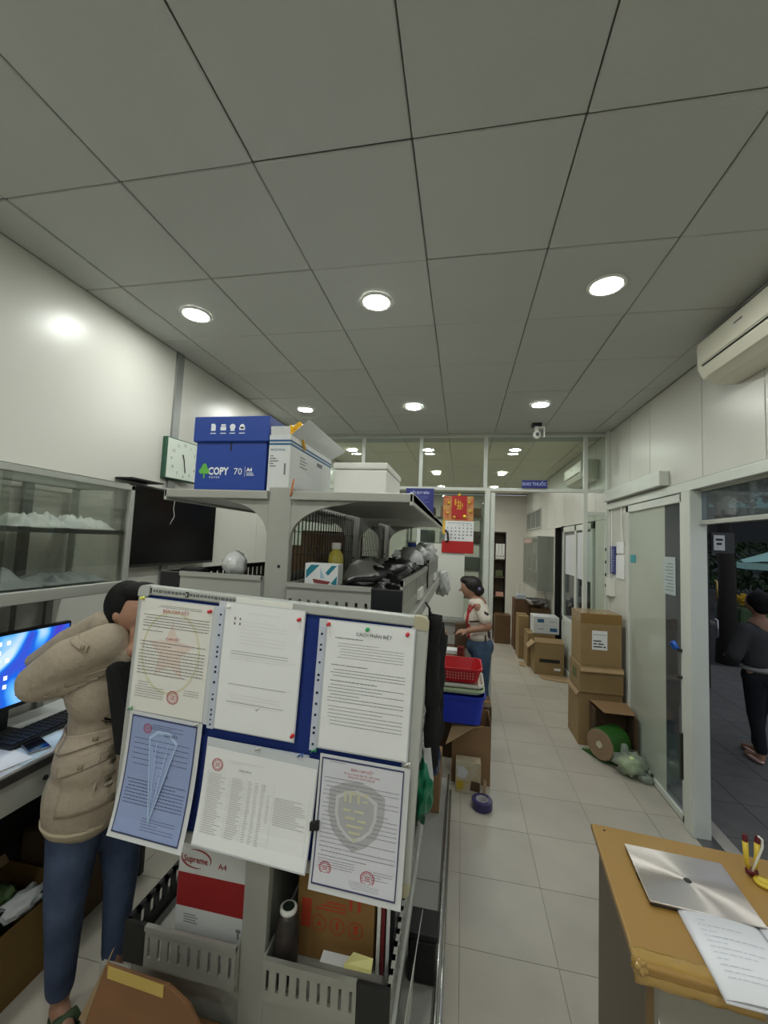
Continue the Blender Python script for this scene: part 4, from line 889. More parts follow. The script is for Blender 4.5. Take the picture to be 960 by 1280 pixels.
o = kg.build('keys', M('key_black', (34, 34, 36), 0.5), kb); o['kind'] = 'stuff'
def flat(name, label, cat, x, y, w, d, rz, z, th, mat, group=None, bev=0.0):
    o = G().box(-w/2, w/2, -d/2, d/2, 0, th).build(name, mat, bevel=bev); o.location = (x, y, z); o.rotation_euler = (0, 0, rz); return tag(o, label, cat, group)
flat('document_sheet', 'white sheet of paper on the counter nearest the monitor', 'paper', -1.84, 1.27, 0.21, 0.297, 0.35, DZ+0.001, 0.002, PAPER)
flat('document_sheet', 'white sheet on top of the paper pile on the counter', 'paper', -1.80, 1.30, 0.21, 0.297, -0.2, DZ+0.0035, 0.002, PAPER)
flat('document_sheet', 'pale blue-printed sheet under the phone on the counter', 'paper', -1.775, 1.50, 0.21, 0.28, 0.15, DZ+0.001, 0.0015, M('blue_print_paper', (190, 208, 216), 0.6, var=0.1, scale=18))
ph = thing('smartphone', 'dark smartphone lying on a printed sheet on the counter', 'phone', (-1.765, 1.505, DZ+0.003), local=True, rot=(0, 0, 1.15))
G().box(-0.038, 0.038, -0.078, 0.078, 0, 0.008).build('case', M('phone_edge', (150, 150, 152), 0.3, 0.6), ph, bevel=0.003); G().box(-0.034, 0.034, -0.074, 0.074, 0.008, 0.009).build('screen', M('phone_glass', (14, 16, 24), 0.08), ph)
# boxes under the counter
o = carton('storage_carton', 'olive-brown open carton under the counter, full of odds and ends', -2.08, -1.72, 1.30, 1.72, 0.0, 0.30, M('olive_cardboard', (112, 86, 40), 0.8, var=0.1), flaps=[((-0.18, -0.2, 0.30), (-0.18, 0.2, 0.30), (-0.24, 0.2, 0.36), (-0.24, -0.2, 0.36))])
for k, (c_, r_, mt, lb) in enumerate((((-1.86, 1.40, 0.28), (0.08, 0.09, 0.06), BLACKC, 'dark cloth bundle in the olive carton'), ((-1.80, 1.55, 0.30), (0.055, 0.08, 0.03), CRUMP, 'white crumpled plastic in the olive carton'), ((-1.93, 1.56, 0.29), (0.05, 0.05, 0.05), M('green_bag', (86, 112, 70), 0.4), 'green crumpled wrapper in the olive carton'))):
    o = G().ell(c_, r_, amp=0.7, seed=40+k).build(['cloth_bundle', 'plastic_wrap', 'wrapper'][k], mt, smooth=True); tag(o, lb, 'wrapper' if k else 'cloth')
carton('storage_carton', 'dark brown carton under the counter behind the standing person', -2.08, -1.76, 1.76, 2.08, 0.0, 0.42, M('dark_brown_cardboard', (84, 66, 46), 0.8))
o = G().ell((-1.25, 2.05, 0.09), (0.16, 0.2, 0.10), amp=0.5, seed=51).build('plastic_bag', M('grey_cloudy_bag', (150, 150, 146), 0.35), smooth=True); tag(o, 'grey cloudy plastic bag on the floor left of the rack', 'bag')

# ------------------------------------------------------------------ person in beige jacket
pa = thing('person', 'person in beige hooded jacket, jeans and green sandals beside the counter', 'person', (-1.42, 1.46, 0))
S_ = [('e', (-1.265, 1.44, 1.575), (0.088, 0.072, 0.108), Euler((0, 0.35, 0))), ('c', (-1.36, 1.46, 1.40), (-1.30, 1.45, 1.52), 0.056, 0.052),
      ('c', (-1.195, 1.445, 1.565), (-1.172, 1.445, 1.548), 0.016, 0.014), ('e', (-1.225, 1.445, 1.50), (0.045, 0.04, 0.03)), ('e', (-1.292, 1.369, 1.572), (0.013, 0.010, 0.022)),
      ('c', (-1.37, 1.46, 1.38), (-1.38, 1.46, 0.95), 0.10, 0.10), ('c', (-1.38, 1.40, 0.9), (-1.42, 1.405, 0.50), 0.07, 0.05), ('c', (-1.42, 1.405, 0.50), (-1.475, 1.46, 0.10), 0.045, 0.034), ('c', (-1.475, 1.46, 0.06), (-1.36, 1.40, 0.035), 0.034, 0.026),
      ('c', (-1.36, 1.55, 0.9), (-1.34, 1.57, 0.50), 0.07, 0.05), ('c', (-1.34, 1.57, 0.50), (-1.37, 1.60, 0.10), 0.045, 0.034), ('c', (-1.37, 1.60, 0.06), (-1.26, 1.55, 0.035), 0.034, 0.026),
      ('c', (-1.30, 1.32, 1.45), (-1.54, 1.29, 1.30), 0.045, 0.038), ('c', (-1.54, 1.29, 1.30), (-1.19, 1.36, 1.46), 0.036, 0.024), ('c', (-1.30, 1.58, 1.45), (-1.50, 1.60, 1.34), 0.045, 0.038), ('c', (-1.50, 1.60, 1.34), (-1.17, 1.53, 1.47), 0.036, 0.024)]
def hand(base, d, nrm, s=1.0, curl=0.5):
    """palm and five fingers: base = wrist, d = hand direction, nrm = palm normal"""
    d = Vector(d).normalized(); nrm = Vector(nrm); nrm = (nrm-d*nrm.dot(d)).normalized(); sd = d.cross(nrm); base = Vector(base); out = []
    for k in (-1.5, -0.5, 0.5, 1.5): out.append(('c', base+d*0.015*s+sd*k*0.013*s, base+d*0.075*s+sd*k*0.020*s, 0.014*s, 0.011*s))
    for k, L_ in zip((-1.5, -0.5, 0.5, 1.5), (0.058, 0.072, 0.076, 0.066)):
        p = base+d*0.078*s+sd*k*0.021*s; d1 = (d+nrm*curl*0.4).normalized(); d2 = (d+nrm*curl*1.2).normalized()
        q = p+d1*L_*0.5*s; r = q+d2*L_*0.5*s; out += [('c', p, q, 0.0088*s, 0.008*s), ('c', q, r, 0.008*s, 0.0065*s)]
    t0 = base+d*0.02*s+sd*0.026*s; t1 = t0+(d*0.55+sd*0.8+nrm*0.2).normalized()*0.035*s; t2 = t1+(d*0.9+sd*0.35+nrm*0.4).normalized()*0.03*s
    out += [('c', t0, t1, 0.012*s, 0.010*s), ('c', t1, t2, 0.010*s, 0.008*s)]
    return out
S_ += hand((-1.19, 1.36, 1.46), (0.35, 0.1, 0.9), (0.2, 1, 0), 0.95, 0.5) + hand((-1.17, 1.53, 1.47), (0.3, -0.1, 0.9), (0.2, -1, 0), 0.95, 0.5)
blob('body', S_, SKIN, pa, 0.007, 2)
JK = M('beige_quilted_fabric', (164, 151, 134), 0.9, var=0.05, scale=30, bump=0.35, bscale=55)
J = [('e', (-1.355, 1.46, 1.30), (0.140, 0.180, 0.18)), ('c', (-1.365, 1.46, 1.22), (-1.375, 1.455, 1.02), 0.135, 0.128), ('e', (-1.375, 1.455, 1.02), (0.140, 0.178, 0.16)), ('e', (-1.385, 1.455, 0.90), (0.150, 0.182, 0.10)), ('c', (-1.385, 1.41, 0.91), (-1.390, 1.41, 0.87), 0.142, 0.140), ('c', (-1.375, 1.50, 0.91), (-1.375, 1.50, 0.87), 0.142, 0.140),
     ('e', (-1.33, 1.46, 1.43), (0.10, 0.155, 0.08)),
     ('c', (-1.275, 1.325, 1.485), (-1.40, 1.295, 1.42), 0.072, 0.078), ('c', (-1.40, 1.295, 1.42), (-1.525, 1.285, 1.335), 0.078, 0.064), ('c', (-1.525, 1.285, 1.32), (-1.40, 1.31, 1.36), 0.062, 0.062), ('c', (-1.40, 1.31, 1.36), (-1.23, 1.355, 1.44), 0.058, 0.042),
     ('c', (-1.28, 1.58, 1.46), (-1.50, 1.60, 1.34), 0.07, 0.062), ('c', (-1.50, 1.60, 1.34), (-1.21, 1.53, 1.45), 0.06, 0.042)]
jk = blob('jacket', J, JK, pa, 0.011, 4)
hd = blob('hood', [('c', (-1.37, 1.40, 1.535), (-1.38, 1.52, 1.53), 0.05, 0.05), ('c', (-1.40, 1.42, 1.525), (-1.56, 1.42, 1.44), 0.052, 0.050), ('c', (-1.56, 1.42, 1.44), (-1.74, 1.44, 1.345), 0.048, 0.028), ('c', (-1.40, 1.52, 1.51), (-1.66, 1.50, 1.40), 0.055, 0.04)], JK, pa, 0.010, 5)
# quilting ridges on the sleeve, pocket flaps, belt tab, epaulette
SEAM = M('beige_seam', (140, 126, 106), 0.9)
ridge = []
for k in range(8):
    x0 = -1.51+0.028*k; z0 = 1.262+0.0165*k
    ridge.append(((x0, z0), (x0+0.004, z0-0.007), (x0+0.115, z0+0.034), (x0+0.112, z0+0.042)))
conform(jk, jk, 'sleeve_fold', JK, ridge, 1.0, 0.006, 0.008, 10, 2)
conform(jk, jk, 'sleeve_seam', SEAM, [((-1.56, 1.298), (-1.558, 1.293), (-1.30, 1.418), (-1.302, 1.423))], 1.0, 0.001, 0.003, 20, 1)
conform(jk, jk, 'pocket_flap', JK, [((-1.415, 1.135), (-1.215, 1.178), (-1.225, 1.140), (-1.415, 1.078))], 1.0, 0.006, 0.010)
conform(jk, jk, 'belt_tab', JK, [((-1.50, 1.145), (-1.425, 1.135), (-1.425, 1.080), (-1.50, 1.092))], 1.0, 0.006, 0.010)
conform(jk, jk, 'lower_pocket_flap', JK, [((-1.385, 1.055), (-1.20, 1.12), (-1.20, 1.080), (-1.385, 1.015))], 1.0, 0.006, 0.010)
conform(jk, jk, 'pocket', JK, [((-1.37, 1.02), (-1.22, 1.07), (-1.23, 0.90), (-1.375, 0.885))], 1.0, 0.003, 0.006)
conform(jk, jk, 'hem_band', M('beige_hem', (176, 164, 142), 0.9), [((-1.505, 0.830), (-1.25, 0.818), (-1.25, 0.785), (-1.505, 0.80))], 1.0, 0.004, 0.008, 20, 4)
conform(jk, jk, 'epaulette', JK, [((-1.352, 1.520), (-1.275, 1.492), (-1.280, 1.470), (-1.355, 1.500))], 1.0, 0.006, 0.008)
for xx, zz in ((-1.290, 1.488), (-1.30, 1.135), (-1.31, 1.055)): conform(jk, jk, 'button', SEAM, [((xx-0.007, zz+0.007), (xx+0.007, zz+0.007), (xx+0.007, zz-0.007), (xx-0.007, zz-0.007))], 1.0, 0.013, 0.003, 3, 3)
G().prism([(-1.235, 1.27, 1.42), (-1.20, 1.28, 1.43), (-1.13, 1.35, 1.10), (-1.17, 1.29, 1.10)], (0, 0.14, 0)).build('black_top', BLACKC, pa, bevel=0.02)
JE = M('blue_denim', (46, 60, 90), 0.85, col2=(78, 94, 124), scale=7, bump=0.2, bscale=150)
blob('jeans', [('e', (-1.39, 1.46, 0.86), (0.135, 0.155, 0.13)), ('c', (-1.41, 1.40, 0.84), (-1.425, 1.395, 0.50), 0.100, 0.068), ('c', (-1.425, 1.395, 0.50), (-1.475, 1.455, 0.14), 0.066, 0.048), ('c', (-1.365, 1.54, 0.84), (-1.345, 1.57, 0.50), 0.098, 0.066), ('c', (-1.345, 1.57, 0.50), (-1.375, 1.60, 0.16), 0.064, 0.046)], JE, pa, 0.010, 3)
blob('hair', [('e', (-1.305, 1.443, 1.598), (0.088, 0.081, 0.106), Euler((0, -0.25, 0))), ('e', (-1.25, 1.443, 1.655), (0.075, 0.070, 0.045)), ('e', (-1.355, 1.445, 1.545), (0.040, 0.060, 0.06))], HAIR, pa, 0.007, 3)
for n_, (a, b2_) in enumerate((((-1.49, 1.47, 0.0), (-1.35, 1.395, 0.0)), ((-1.385, 1.61, 0.0), (-1.25, 1.545, 0.0)))):
    A, B = Vector(a), Vector(b2_); SG = M('green_sandal', (58, 76, 52), 0.7, var=0.15, scale=30)
    s0 = G(); d = (B-A).normalized(); sd = Vector((-d.y, d.x, 0)); pts = []
    for i in range(16):
        a_ = 2*PI*i/16; pts.append(A.lerp(B, 0.5)+d*math.cos(a_)*0.12+sd*math.sin(a_)*0.046*(1+0.15*math.cos(a_))+Vector((0, 0, 0.002)))
    sl = s0.prism(pts, (0, 0, 0.022)).build('sandal', SG, pa, bevel=0.003)
    G().tube([A.lerp(B, 0.55)+sd*0.045+Vector((0, 0, 0.024)), A.lerp(B, 0.55)+sd*0.03+Vector((0, 0, 0.068)), A.lerp(B, 0.55)-sd*0.03+Vector((0, 0, 0.068)), A.lerp(B, 0.55)-sd*0.045+Vector((0, 0, 0.024))], 0.016).build('strap', SG, sl, smooth=True)

# ------------------------------------------------------------------ clothes and bags on the rack's aisle side
for k, (y, z0, z1, w_, lb) in enumerate(((1.88, 1.02, 1.58, 0.05, 'black strap bundle hanging nearest on the aisle side of the rack'), (2.15, 0.80, 1.50, 0.06, 'long black umbrella bag hanging on the aisle side of the rack'), (2.55, 0.75, 1.35, 0.06, 'black jacket hanging farther down the aisle side of the rack'))):
    t = thing('hanging_bag', lb, 'bag', (-0.07, y, z0))
    G().grid(5, 12, lambda a, b, y=y, z0=z0, z1=z1, w_=w_, k=k: (-0.135+0.045*math.sin(a*PI)+0.022*noise.noise(Vector((a*4, b*6, k))), y+w_*(a-0.5)*2*(0.6+0.4*math.sin(b*PI)), z0+(z1-z0)*b)).build('cloth', BLACKC, t, smooth=True, solid=0.02)
    G().tube([(-0.135, y, z1-0.02), (-0.135, y-0.01, z1+0.03), (-0.155, y, z1+0.055)], 0.005).build('loop', BLACK, t)
o = G().ell((-0.150, 2.05, 0.74), (0.045, 0.09, 0.13), amp=0.5, seed=61).build('plastic_bag', M('green_plastic_bag', (34, 128, 92), 0.3), smooth=True); tag(o, 'green plastic bag on the aisle side of the rack, below a white sheet', 'bag')
o = G().ell((-0.13, 2.30, 0.76), (0.045, 0.09, 0.10), amp=0.5, seed=62).build('plastic_bag', M('navy_plastic_bag', (34, 52, 84), 0.35), smooth=True); tag(o, 'dark blue plastic bag behind the green bag on the rack', 'bag')
o = G().prism([(-0.14, 2.02, 0.82), (-0.10, 2.02, 0.79), (-0.12, 2.03, 0.93), (-0.158, 2.03, 0.95)], (0, 0.012, 0)).build('paper_sheet', PAPER); tag(o, 'folded white paper standing above the green bag', 'paper')
o = G().grid(4, 10, lambda a, b: (-0.145+0.03*b*b+0.012*a, 1.34+0.26*a, 0.20+0.37*b), ).build('plastic_sheet', M('milky_sheet', (206, 206, 200), 0.35), smooth=True, solid=0.002); tag(o, 'narrow milky plastic sheet leaning at the low front corner of the rack', 'sheet')
t = thing('black_clamp_box', 'black box with rail clamps low on the aisle side of the rack', 'box', (-0.11, 1.80, 0.137))
G().box(-0.17, -0.055, 1.78, 1.92, 0.137, 0.30).build('body', BLACK, t, bevel=0.01); G().box(-0.17, -0.05, 1.775, 1.90, 0.305, 0.33).build('lid', BLACK, t, bevel=0.006)
o = carton('carton', 'brown carton on the low aisle-side deck of the rack, far end', -0.40, -0.10, 2.85, 3.2, 0.137, 0.40)
o = G().ell((-0.135, 3.18, 1.60), (0.05, 0.10, 0.10), amp=0.6, seed=70).build('plastic_bag', M('clear_crumpled_plastic'), smooth=True); tag(o, 'clear plastic bag hanging at the far aisle corner of the rack', 'bag')

# stacked baskets, open carton, tape roll at the rack's far end
def basket(label, x0, x1, y0, y1, z0, h, mat, holes=True, flare=0.03):
    t = thing('basket', label, 'basket', ((x0+x1)/2, (y0+y1)/2, z0), 'stacked plastic baskets')
    def ring_pts(f, z, r=0.05):
        a0, a1, b0, b1 = x0+f, x1-f, y0+f, y1-f; P = []
        for (cx_, cy_, s) in ((a1-r, b1-r, 0), (a0+r, b1-r, 1), (a0+r, b0+r, 2), (a1-r, b0+r, 3)):
            for i in range(5):
                a = PI/2*(s+i/4); P.append((cx_+r*math.cos(a), cy_+r*math.sin(a), z))
        return P
    g = G(); R = [[g.bm.verts.new(p) for p in ring_pts(f, z)] for f, z in ((flare, z0), (0.006, z0+h-0.02), (-0.004, z0+h-0.02), (-0.006, z0+h), (0.006, z0+h), (0.010, z0+h-0.015), (flare+0.006, z0+0.008))]
    n = len(R[0])
    for k in range(len(R)-1):
        for i in range(n): g.face([R[k][i], R[k][(i+1) % n], R[k+1][(i+1) % n], R[k+1][i]])
    g.face(R[0][::-1]); g.face(R[-1]); g.build('body', mat, t, smooth=False)
    if holes:
        g = G()
        for r in range(3):
            for i in range(11):
                x = x0+0.07+(x1-x0-0.14)*i/10; z = z0+h*0.28+h*0.2*r; y = y0+flare*(1-(z-z0)/h)-0.001+0.004
                g.cyl((x, y-0.006, z), (x, y+0.001, z), 0.0055, n=8)
        o = g.build('lattice_holes', M('basket_hole_pale', (206, 150, 140), 0.6), t); o['kind'] = 'stuff'
    return t
basket('bright blue plastic basket at the bottom of the stack', -0.20, 0.215, 3.42, 3.80, 0.475, 0.225, M('blue_plastic', (22, 52, 186), 0.35), holes=False)
basket('pale green basket rim between the blue and red baskets', -0.19, 0.205, 3.42, 3.79, 0.712, 0.045, M('pale_green_plastic', (196, 214, 178), 0.4), holes=False, flare=0.02)
basket('white basket rim just below the red basket', -0.185, 0.20, 3.42, 3.79, 0.759, 0.035, M('cream_plastic', (226, 224, 210), 0.4), holes=False, flare=0.015)
basket('red plastic basket with pale lattice holes on top of the stack', -0.18, 0.185, 3.43, 3.78, 0.796, 0.115, M('red_plastic', (190, 26, 40), 0.35))
oc = carton('open_carton', 'open brown carton on the floor under the stacked baskets', -0.035, 0.27, 3.50, 3.85, 0, 0.455, flaps=[((-0.15, -0.172, 0.45), (0.1, -0.172, 0.45), (0.02, -0.23, 0.46), (-0.20, -0.36, 0.36))])
o = carton('carton', 'dark carton behind the open carton, holding up the baskets', -0.25, 0.30, 3.87, 4.15, 0, 0.47, M('dark_brown_cardboard'))
pp = thing('printed_pack', 'small yellow-white printed pack in front of the open carton', 'box', (0.09, 3.40, 0))
G().box(0.0, 0.19, 3.36, 3.46, 0.0, 0.23).build('body', M('yellow_white_print', (178, 160, 110), 0.5, var=0.3, scale=16, col2=(196, 192, 180)), pp, bevel=0.003)
G().prism([(0.012, 3.3585, 0.12), (0.07, 3.3585, 0.11), (0.10, 3.3585, 0.16), (0.06, 3.3585, 0.20), (0.02, 3.3585, 0.19)], (0, 0.001, 0)).build('white_patch', WB, pp)
G().prism([(0.11, 3.3580, 0.03), (0.185, 3.3580, 0.02), (0.185, 3.3580, 0.09), (0.12, 3.3580, 0.10)], (0, 0.001, 0)).build('brown_patch', M('dark_brown_cardboard', (84, 66, 46), 0.8), pp)
G().box(0.01, 0.06, 3.357, 3.3595, 0.03, 0.09).build('yellow_patch', M('yellow_ink', (190, 160, 40), 0.6), pp)
tp = thing('tape_roll', 'thick roll of dark purple tape lying on the floor', 'tape roll', (0.195, 3.22, 0))
G().lathe([(0.042, 0.0), (0.072, 0.0), (0.075, 0.003), (0.075, 0.055), (0.072, 0.058), (0.042, 0.058)], (0.195, 3.22, 0.001), n=32).build('tape', M('purple_tape', (44, 38, 92), 0.3, coat=0.3), tp)
G().lathe([(0.0405, 0.0), (0.0435, 0.0), (0.0435, 0.060), (0.0405, 0.060)], (0.195, 3.22, 0.001), n=32).build('core', M('white_core', (196, 196, 200), 0.6), tp)
# make the roll hollow
for o in tp.children:
    bm = bmesh.new(); bm.from_mesh(o.data); big = [f for f in bm.faces if len(f.verts) > 20]; bmesh.ops.delete(bm, geom=big, context='FACES_ONLY')
    loops = {}
    es = [e for e in bm.edges if e.is_boundary]
    bmesh.ops.bridge_loops(bm, edges=es); bm.to_mesh(o.data); bm.free()
t = thing('brown_scrap', 'torn brown cardboard strip standing by the printed pack', 'cardboard', (0.215, 3.38, 0)); G().prism([(0.20, 3.33, 0), (0.225, 3.34, 0), (0.235, 3.36, 0.10), (0.215, 3.35, 0.13)], (0.0, 0.01, 0)).build('strip', CARDL, t)
# ------------------------------------------------------------------ partition wall: signs, calendar, camera
NAVY = M('navy_sign', (34, 38, 122), 0.35); PALEB = M('pale_blue_letter', (176, 188, 226), 0.5)
sg = thing('room_sign', 'small navy sign with pale letters above the doorway', 'sign', (0.81, 4.99, 2.59))
G().box(0.672, 0.955, 4.990, 5.010, 2.60, 2.692).build('plate', NAVY, sg, bevel=0.002)
text('lettering', 'KHO THUỐC', 0.052, PALEB, sg, (0.813, 4.989, 2.628), U_, V_, 'CENTER', bold=0.0008, sx=0.86)
nb2 = thing('rules_poster', 'navy poster with pale text on the glass partition left of the calendar', 'poster', (-0.53, 4.995, 2.17))
G().box(-0.70, -0.355, 5.000, 5.008, 2.10, 2.575).build('panel', NAVY, nb2)
text('poster_title', 'NỘI QUY BÁN', 0.045, PALEB, nb2, (-0.645, 4.999, 2.505), U_, V_, bold=0.001, sx=0.8)
g = G(); rnd = random.Random(4)
for i in range(13): words(g, -0.655, -0.40-0.08*rnd.random(), 2.475-0.024*i, 0.011, 4.9985, rnd)
o = g.build('poster_text', M('mid_blue_text', (104, 114, 176), 0.6), nb2); o['kind'] = 'stuff'
G().box(-0.455, -0.41, 4.998, 4.9995, 2.26, 2.32).build('small_picture', M('pale_picture', (190, 196, 200), 0.6), nb2)
cl = thing('wall_calendar', 'red and gold new-year calendar with white date pad and red base', 'calendar', (-0.05, 4.97, 1.80))
G().box(-0.235, 0.125, 4.985, 5.0, 2.185, 2.485).build('backing', M('gold_red_print', (196, 158, 88), 0.4, col2=(184, 76, 50), scale=14, var=0.2), cl, bevel=0.006)
G().box(-0.135, 0.045, 4.978, 4.985, 2.205, 2.49).build('red_panel', M('red_lacquer', (176, 26, 28), 0.35), cl, bevel=0.006)
GOLD = M('gold', (230, 184, 70), 0.3, 0.7); gg = G()
for (x, z, w_, h_) in ((-0.10, 2.395, .018, .075), (-0.075, 2.42, .05, .012), (-0.075, 2.38, .05, .012), (-0.062, 2.36, .012, .10), (-0.038, 2.36, .012, .085), (-0.075, 2.345, .06, .012), (-0.015, 2.37, .012, .05)): gg.box(x, x+w_, 4.972, 4.978, z-0.02, z-0.02+h_)
gg.build('gold_character', GOLD, cl, bevel=0.003)
g = G()
for (x, z, r) in ((-0.045, 2.50, .022), (-0.17, 2.40, .022), (0.075, 2.41, .022), (0.02, 2.24, .028), (-0.10, 2.23, .02), (0.09, 2.30, .018), (-0.18, 2.28, .018)): g.lathe([(r, 0), (r*0.9, 0.008), (r*0.3, 0.012)], (x, 4.985, z), n=12, ax=(0, -1, 0))
o = g.build('gold_flowers', GOLD, cl, smooth=True); o['kind'] = 'stuff'
G().box(-0.205, 0.13, 4.980, 4.998, 1.945, 2.185).build('date_pad', PAPER, cl, bevel=0.001)
G().box(-0.235, -0.205, 4.985, 4.998, 2.02, 2.185).build('gold_edge', GOLD, cl)
g_ = ['        1  2  3  4', ' 5  6  7  8  9 10 11', '12 13 14 15 16 17 18', '19 20 21 22 23 24 25', '26 27 28 29 30']
for r, row in enumerate(g_):
    for c_, d_ in enumerate(row.split()):
        cc = c_+3 if r == 0 else c_
        text('date_number', d_, 0.026, INKD, cl, (-0.175+0.046*cc, 4.979, 2.130-0.040*r), U_, V_, 'CENTER', bold=0.0008)
G().box(-0.175, 0.10, 4.9785, 4.980, 2.158, 2.163).build('pad_header', INK, cl)
G().box(-0.24, 0.135, 4.975, 5.0, 1.80, 1.943).build('red_base', M('red_lacquer'), cl, bevel=0.006)
o = G().tube([(-0.20, 4.96, 2.07), (-0.17, 4.95, 2.03), (-0.165, 4.955, 1.95), (-0.19, 4.96, 1.93)], 0.012).build('black_hook', BLACK, smooth=True); tag(o, 'black hook hanging at the left edge of the calendar', 'hook')
o = G().box(-0.56, 0.035, 4.996, 5.012, 1.04, 1.905).build('white_board', M('white_board_face', (214, 216, 208), 0.35), bevel=0.003); tag(o, 'plain white panel fixed to the partition below the calendar', 'panel')
o = G().box(-0.9, 0.25, 4.96, 5.0, 0.985, 1.03).build('metal_ledge', ALU, bevel=0.004); tag(o, 'grey metal ledge along the foot of the white panel', 'ledge')
cm = thing('security_camera', 'small white security camera with black mount under the ceiling', 'camera', (0.78, 4.62, 3.10))
G().box(0.715, 0.815, 4.58, 4.68, 3.225, 3.26).build('mount', BLACK, cm, bevel=0.006)
G().box(0.745, 0.785, 4.60, 4.65, 3.16, 3.226).build('arm', WHITE, cm, bevel=0.006)
G().ell((0.765, 4.60, 3.13), (0.042, 0.042, 0.048)).build('head', WHITE, cm, smooth=True)
G().cyl((0.765, 4.562, 3.125), (0.765, 4.553, 3.125), 0.020).build('lens', BLACK, cm)
G().box(0.835, 0.850, 4.59, 4.61, 3.10, 3.215).build('antenna', WHITE, cm, bevel=0.004); G().box(0.785, 0.85, 4.60, 4.615, 3.205, 3.22).build('antenna_arm', WHITE, cm)
# ------------------------------------------------------------------ air conditioners
def aircon(label, y0, y1, xf, z0, z1):
    t = thing('air_conditioner', label, 'air conditioner', (XR, (y0+y1)/2, z0)); h = z1-z0; d = XR-xf
    P = [(XR, z1), (xf+0.03, z1), (xf+0.006, z1-0.012), (xf, z1-0.04), (xf+0.004, z0+h*0.36), (xf+0.03, z0+h*0.14), (xf+0.085, z0+0.01), (xf+0.12, z0), (XR, z0)]
    W2 = M('warm_white_plastic', (220, 216, 200), 0.32)
    G().prism([(x, y0, z) for x, z in P], (0, y1-y0, 0)).build('case', W2, t, bevel=0.006)
    G().box(xf-0.004, xf+0.012, y0+0.012, y1-0.012, z0+h*0.42, z1-0.02).build('front_panel', W2, t, bevel=0.006)
    G().prism([(xf+0.001, y0+0.06, z0+h*0.345), (xf+0.001, y0+0.06, z0+h*0.31), (xf+0.026, y0+0.06, z0+h*0.13), (xf+0.040, y0+0.06, z0+h*0.12), (xf+0.020, y0+0.06, z0+h*0.33)], (0, y1-y0-0.12, 0)).build('air_flap', W2, t, bevel=0.002)
    G().box(xf-0.002, xf+0.010, y0+0.06, y1-0.06, z0+h*0.36, z0+h*0.385).build('air_slot', DARK, t)
    G().box(xf-0.0055, xf-0.004, y0+(y1-y0)*0.48, y0+(y1-y0)*0.56, z0+h*0.72, z0+h*0.76).build('badge', M('grey_badge', (110, 110, 108), 0.4), t)
    for k in range(10): pass
    return t
aircon('cream air conditioner high on the near right wall', 1.95, 2.78, 1.40, 2.945, 3.215)
aircon('white air conditioner on the far right wall behind the glass', 5.36, 6.22, 1.42, 2.765, 3.025)
# ------------------------------------------------------------------ right wall furnishings
o = G().box(XR-0.075, XR, 3.62, 4.95, 2.445, 2.565).build('cable_casing', ALUW, bevel=0.005); tag(o, 'long white box casing above the glass door', 'casing')
bp = thing('blue_notice', 'narrow navy notice on the right wall beside the glass door', 'poster', (XR, 4.80, 1.63))
G().box(XR-0.012, XR, 4.76, 4.93, 1.655, 1.955).build('panel', NAVY, bp)
g = G()
for i in range(9): g.box(XR-0.0132, XR-0.012, 4.80+0.01*(i % 2), 4.90-0.01*(i % 3), 1.69+0.027*i, 1.697+0.027*i)
o = g.build('printed_lines', PALEB, bp); o['kind'] = 'stuff'
for k, (y0, y1, z0, z1, lb) in enumerate(((4.54, 4.74, 1.88, 2.0, 'curled white paper just right of the navy notice'), (4.53, 4.75, 1.62, 1.86, 'larger white sheet beside the foot of the navy notice'), (4.80, 4.94, 1.42, 1.60, 'small white box-shaped holder under the navy notice'))):
    o = G().box(XR-(0.012 if k < 2 else 0.05), XR, y0, y1, z0, z1).build('wall_paper_sheet' if k < 2 else 'wall_holder', PAPER if k < 2 else WHITE, bevel=0.002); tag(o, lb, 'paper' if k < 2 else 'holder')
o = thing('switch_strip', 'row of dark switches on the white corner post by the partition', 'switch', (XR-0.035, 4.985, 1.45))
for z in (1.50, 1.62, 1.76, 1.90): G().box(XR-0.042, XR-0.034, 4.972, 4.998, z, z+0.035).build('switch', BLACK, o, bevel=0.002)
o = G().tube([(XR-0.012, 4.60, 2.36), (XR-0.012, 4.60, 2.22), (XR-0.014, 4.56, 2.05), (XR-0.012, 4.52, 1.96)], 0.006).build('white_cable', WHITE, smooth=True); tag(o, 'white cable running down to the curled paper on the right wall', 'cable')
for y in (4.965, 4.88): o = G().cyl((XR-0.008, y, 1.6 if y < 4.9 else 0), (XR-0.008, y, 2.36), 0.008).build('conduit_pipe', WHITE, smooth=True); tag(o, 'thin white conduit ' + ('ending above the wall holder' if y < 4.9 else 'running to the floor beside the corner post'), 'pipe')
o = G().box(XR-0.006, XR-0.003, 4.27, 4.38, 1.80, 1.875).build('teal_sticker', M('teal_sticker', (52, 150, 160), 0.4)); tag(o, 'teal sticker at the left edge of the frosted glass door', 'sticker')
gn = thing('glass_notice', 'white printed notice taped on the clear strip of the glass door', 'paper', (XR-0.004, 3.62, 1.56))
G().box(XR-0.007, XR-0.003, 3.53, 3.72, 1.58, 1.875).build('sheet', M('dull_white_paper', (176, 186, 186), 0.6), gn)
g = G()
for i in range(9): g.box(XR-0.0078, XR-0.007, 3.56, 3.69-0.02*(i % 3), 1.61+0.026*i, 1.618+0.026*i)
o = g.build('printed_lines', M('grey_green_ink', (120, 138, 140), 0.7), gn); o['kind'] = 'stuff'
o = G().tube([(XR-0.055, 3.40, 1.21), (XR-0.06, 3.44, 1.25), (XR-0.055, 3.49, 1.235), (XR-0.05, 3.45, 1.20)], 0.014).build('blue_ribbon', M('blue_ribbon', (28, 92, 190), 0.5), smooth=True); tag(o, 'blue ribbon tied on the glass door handle', 'ribbon')
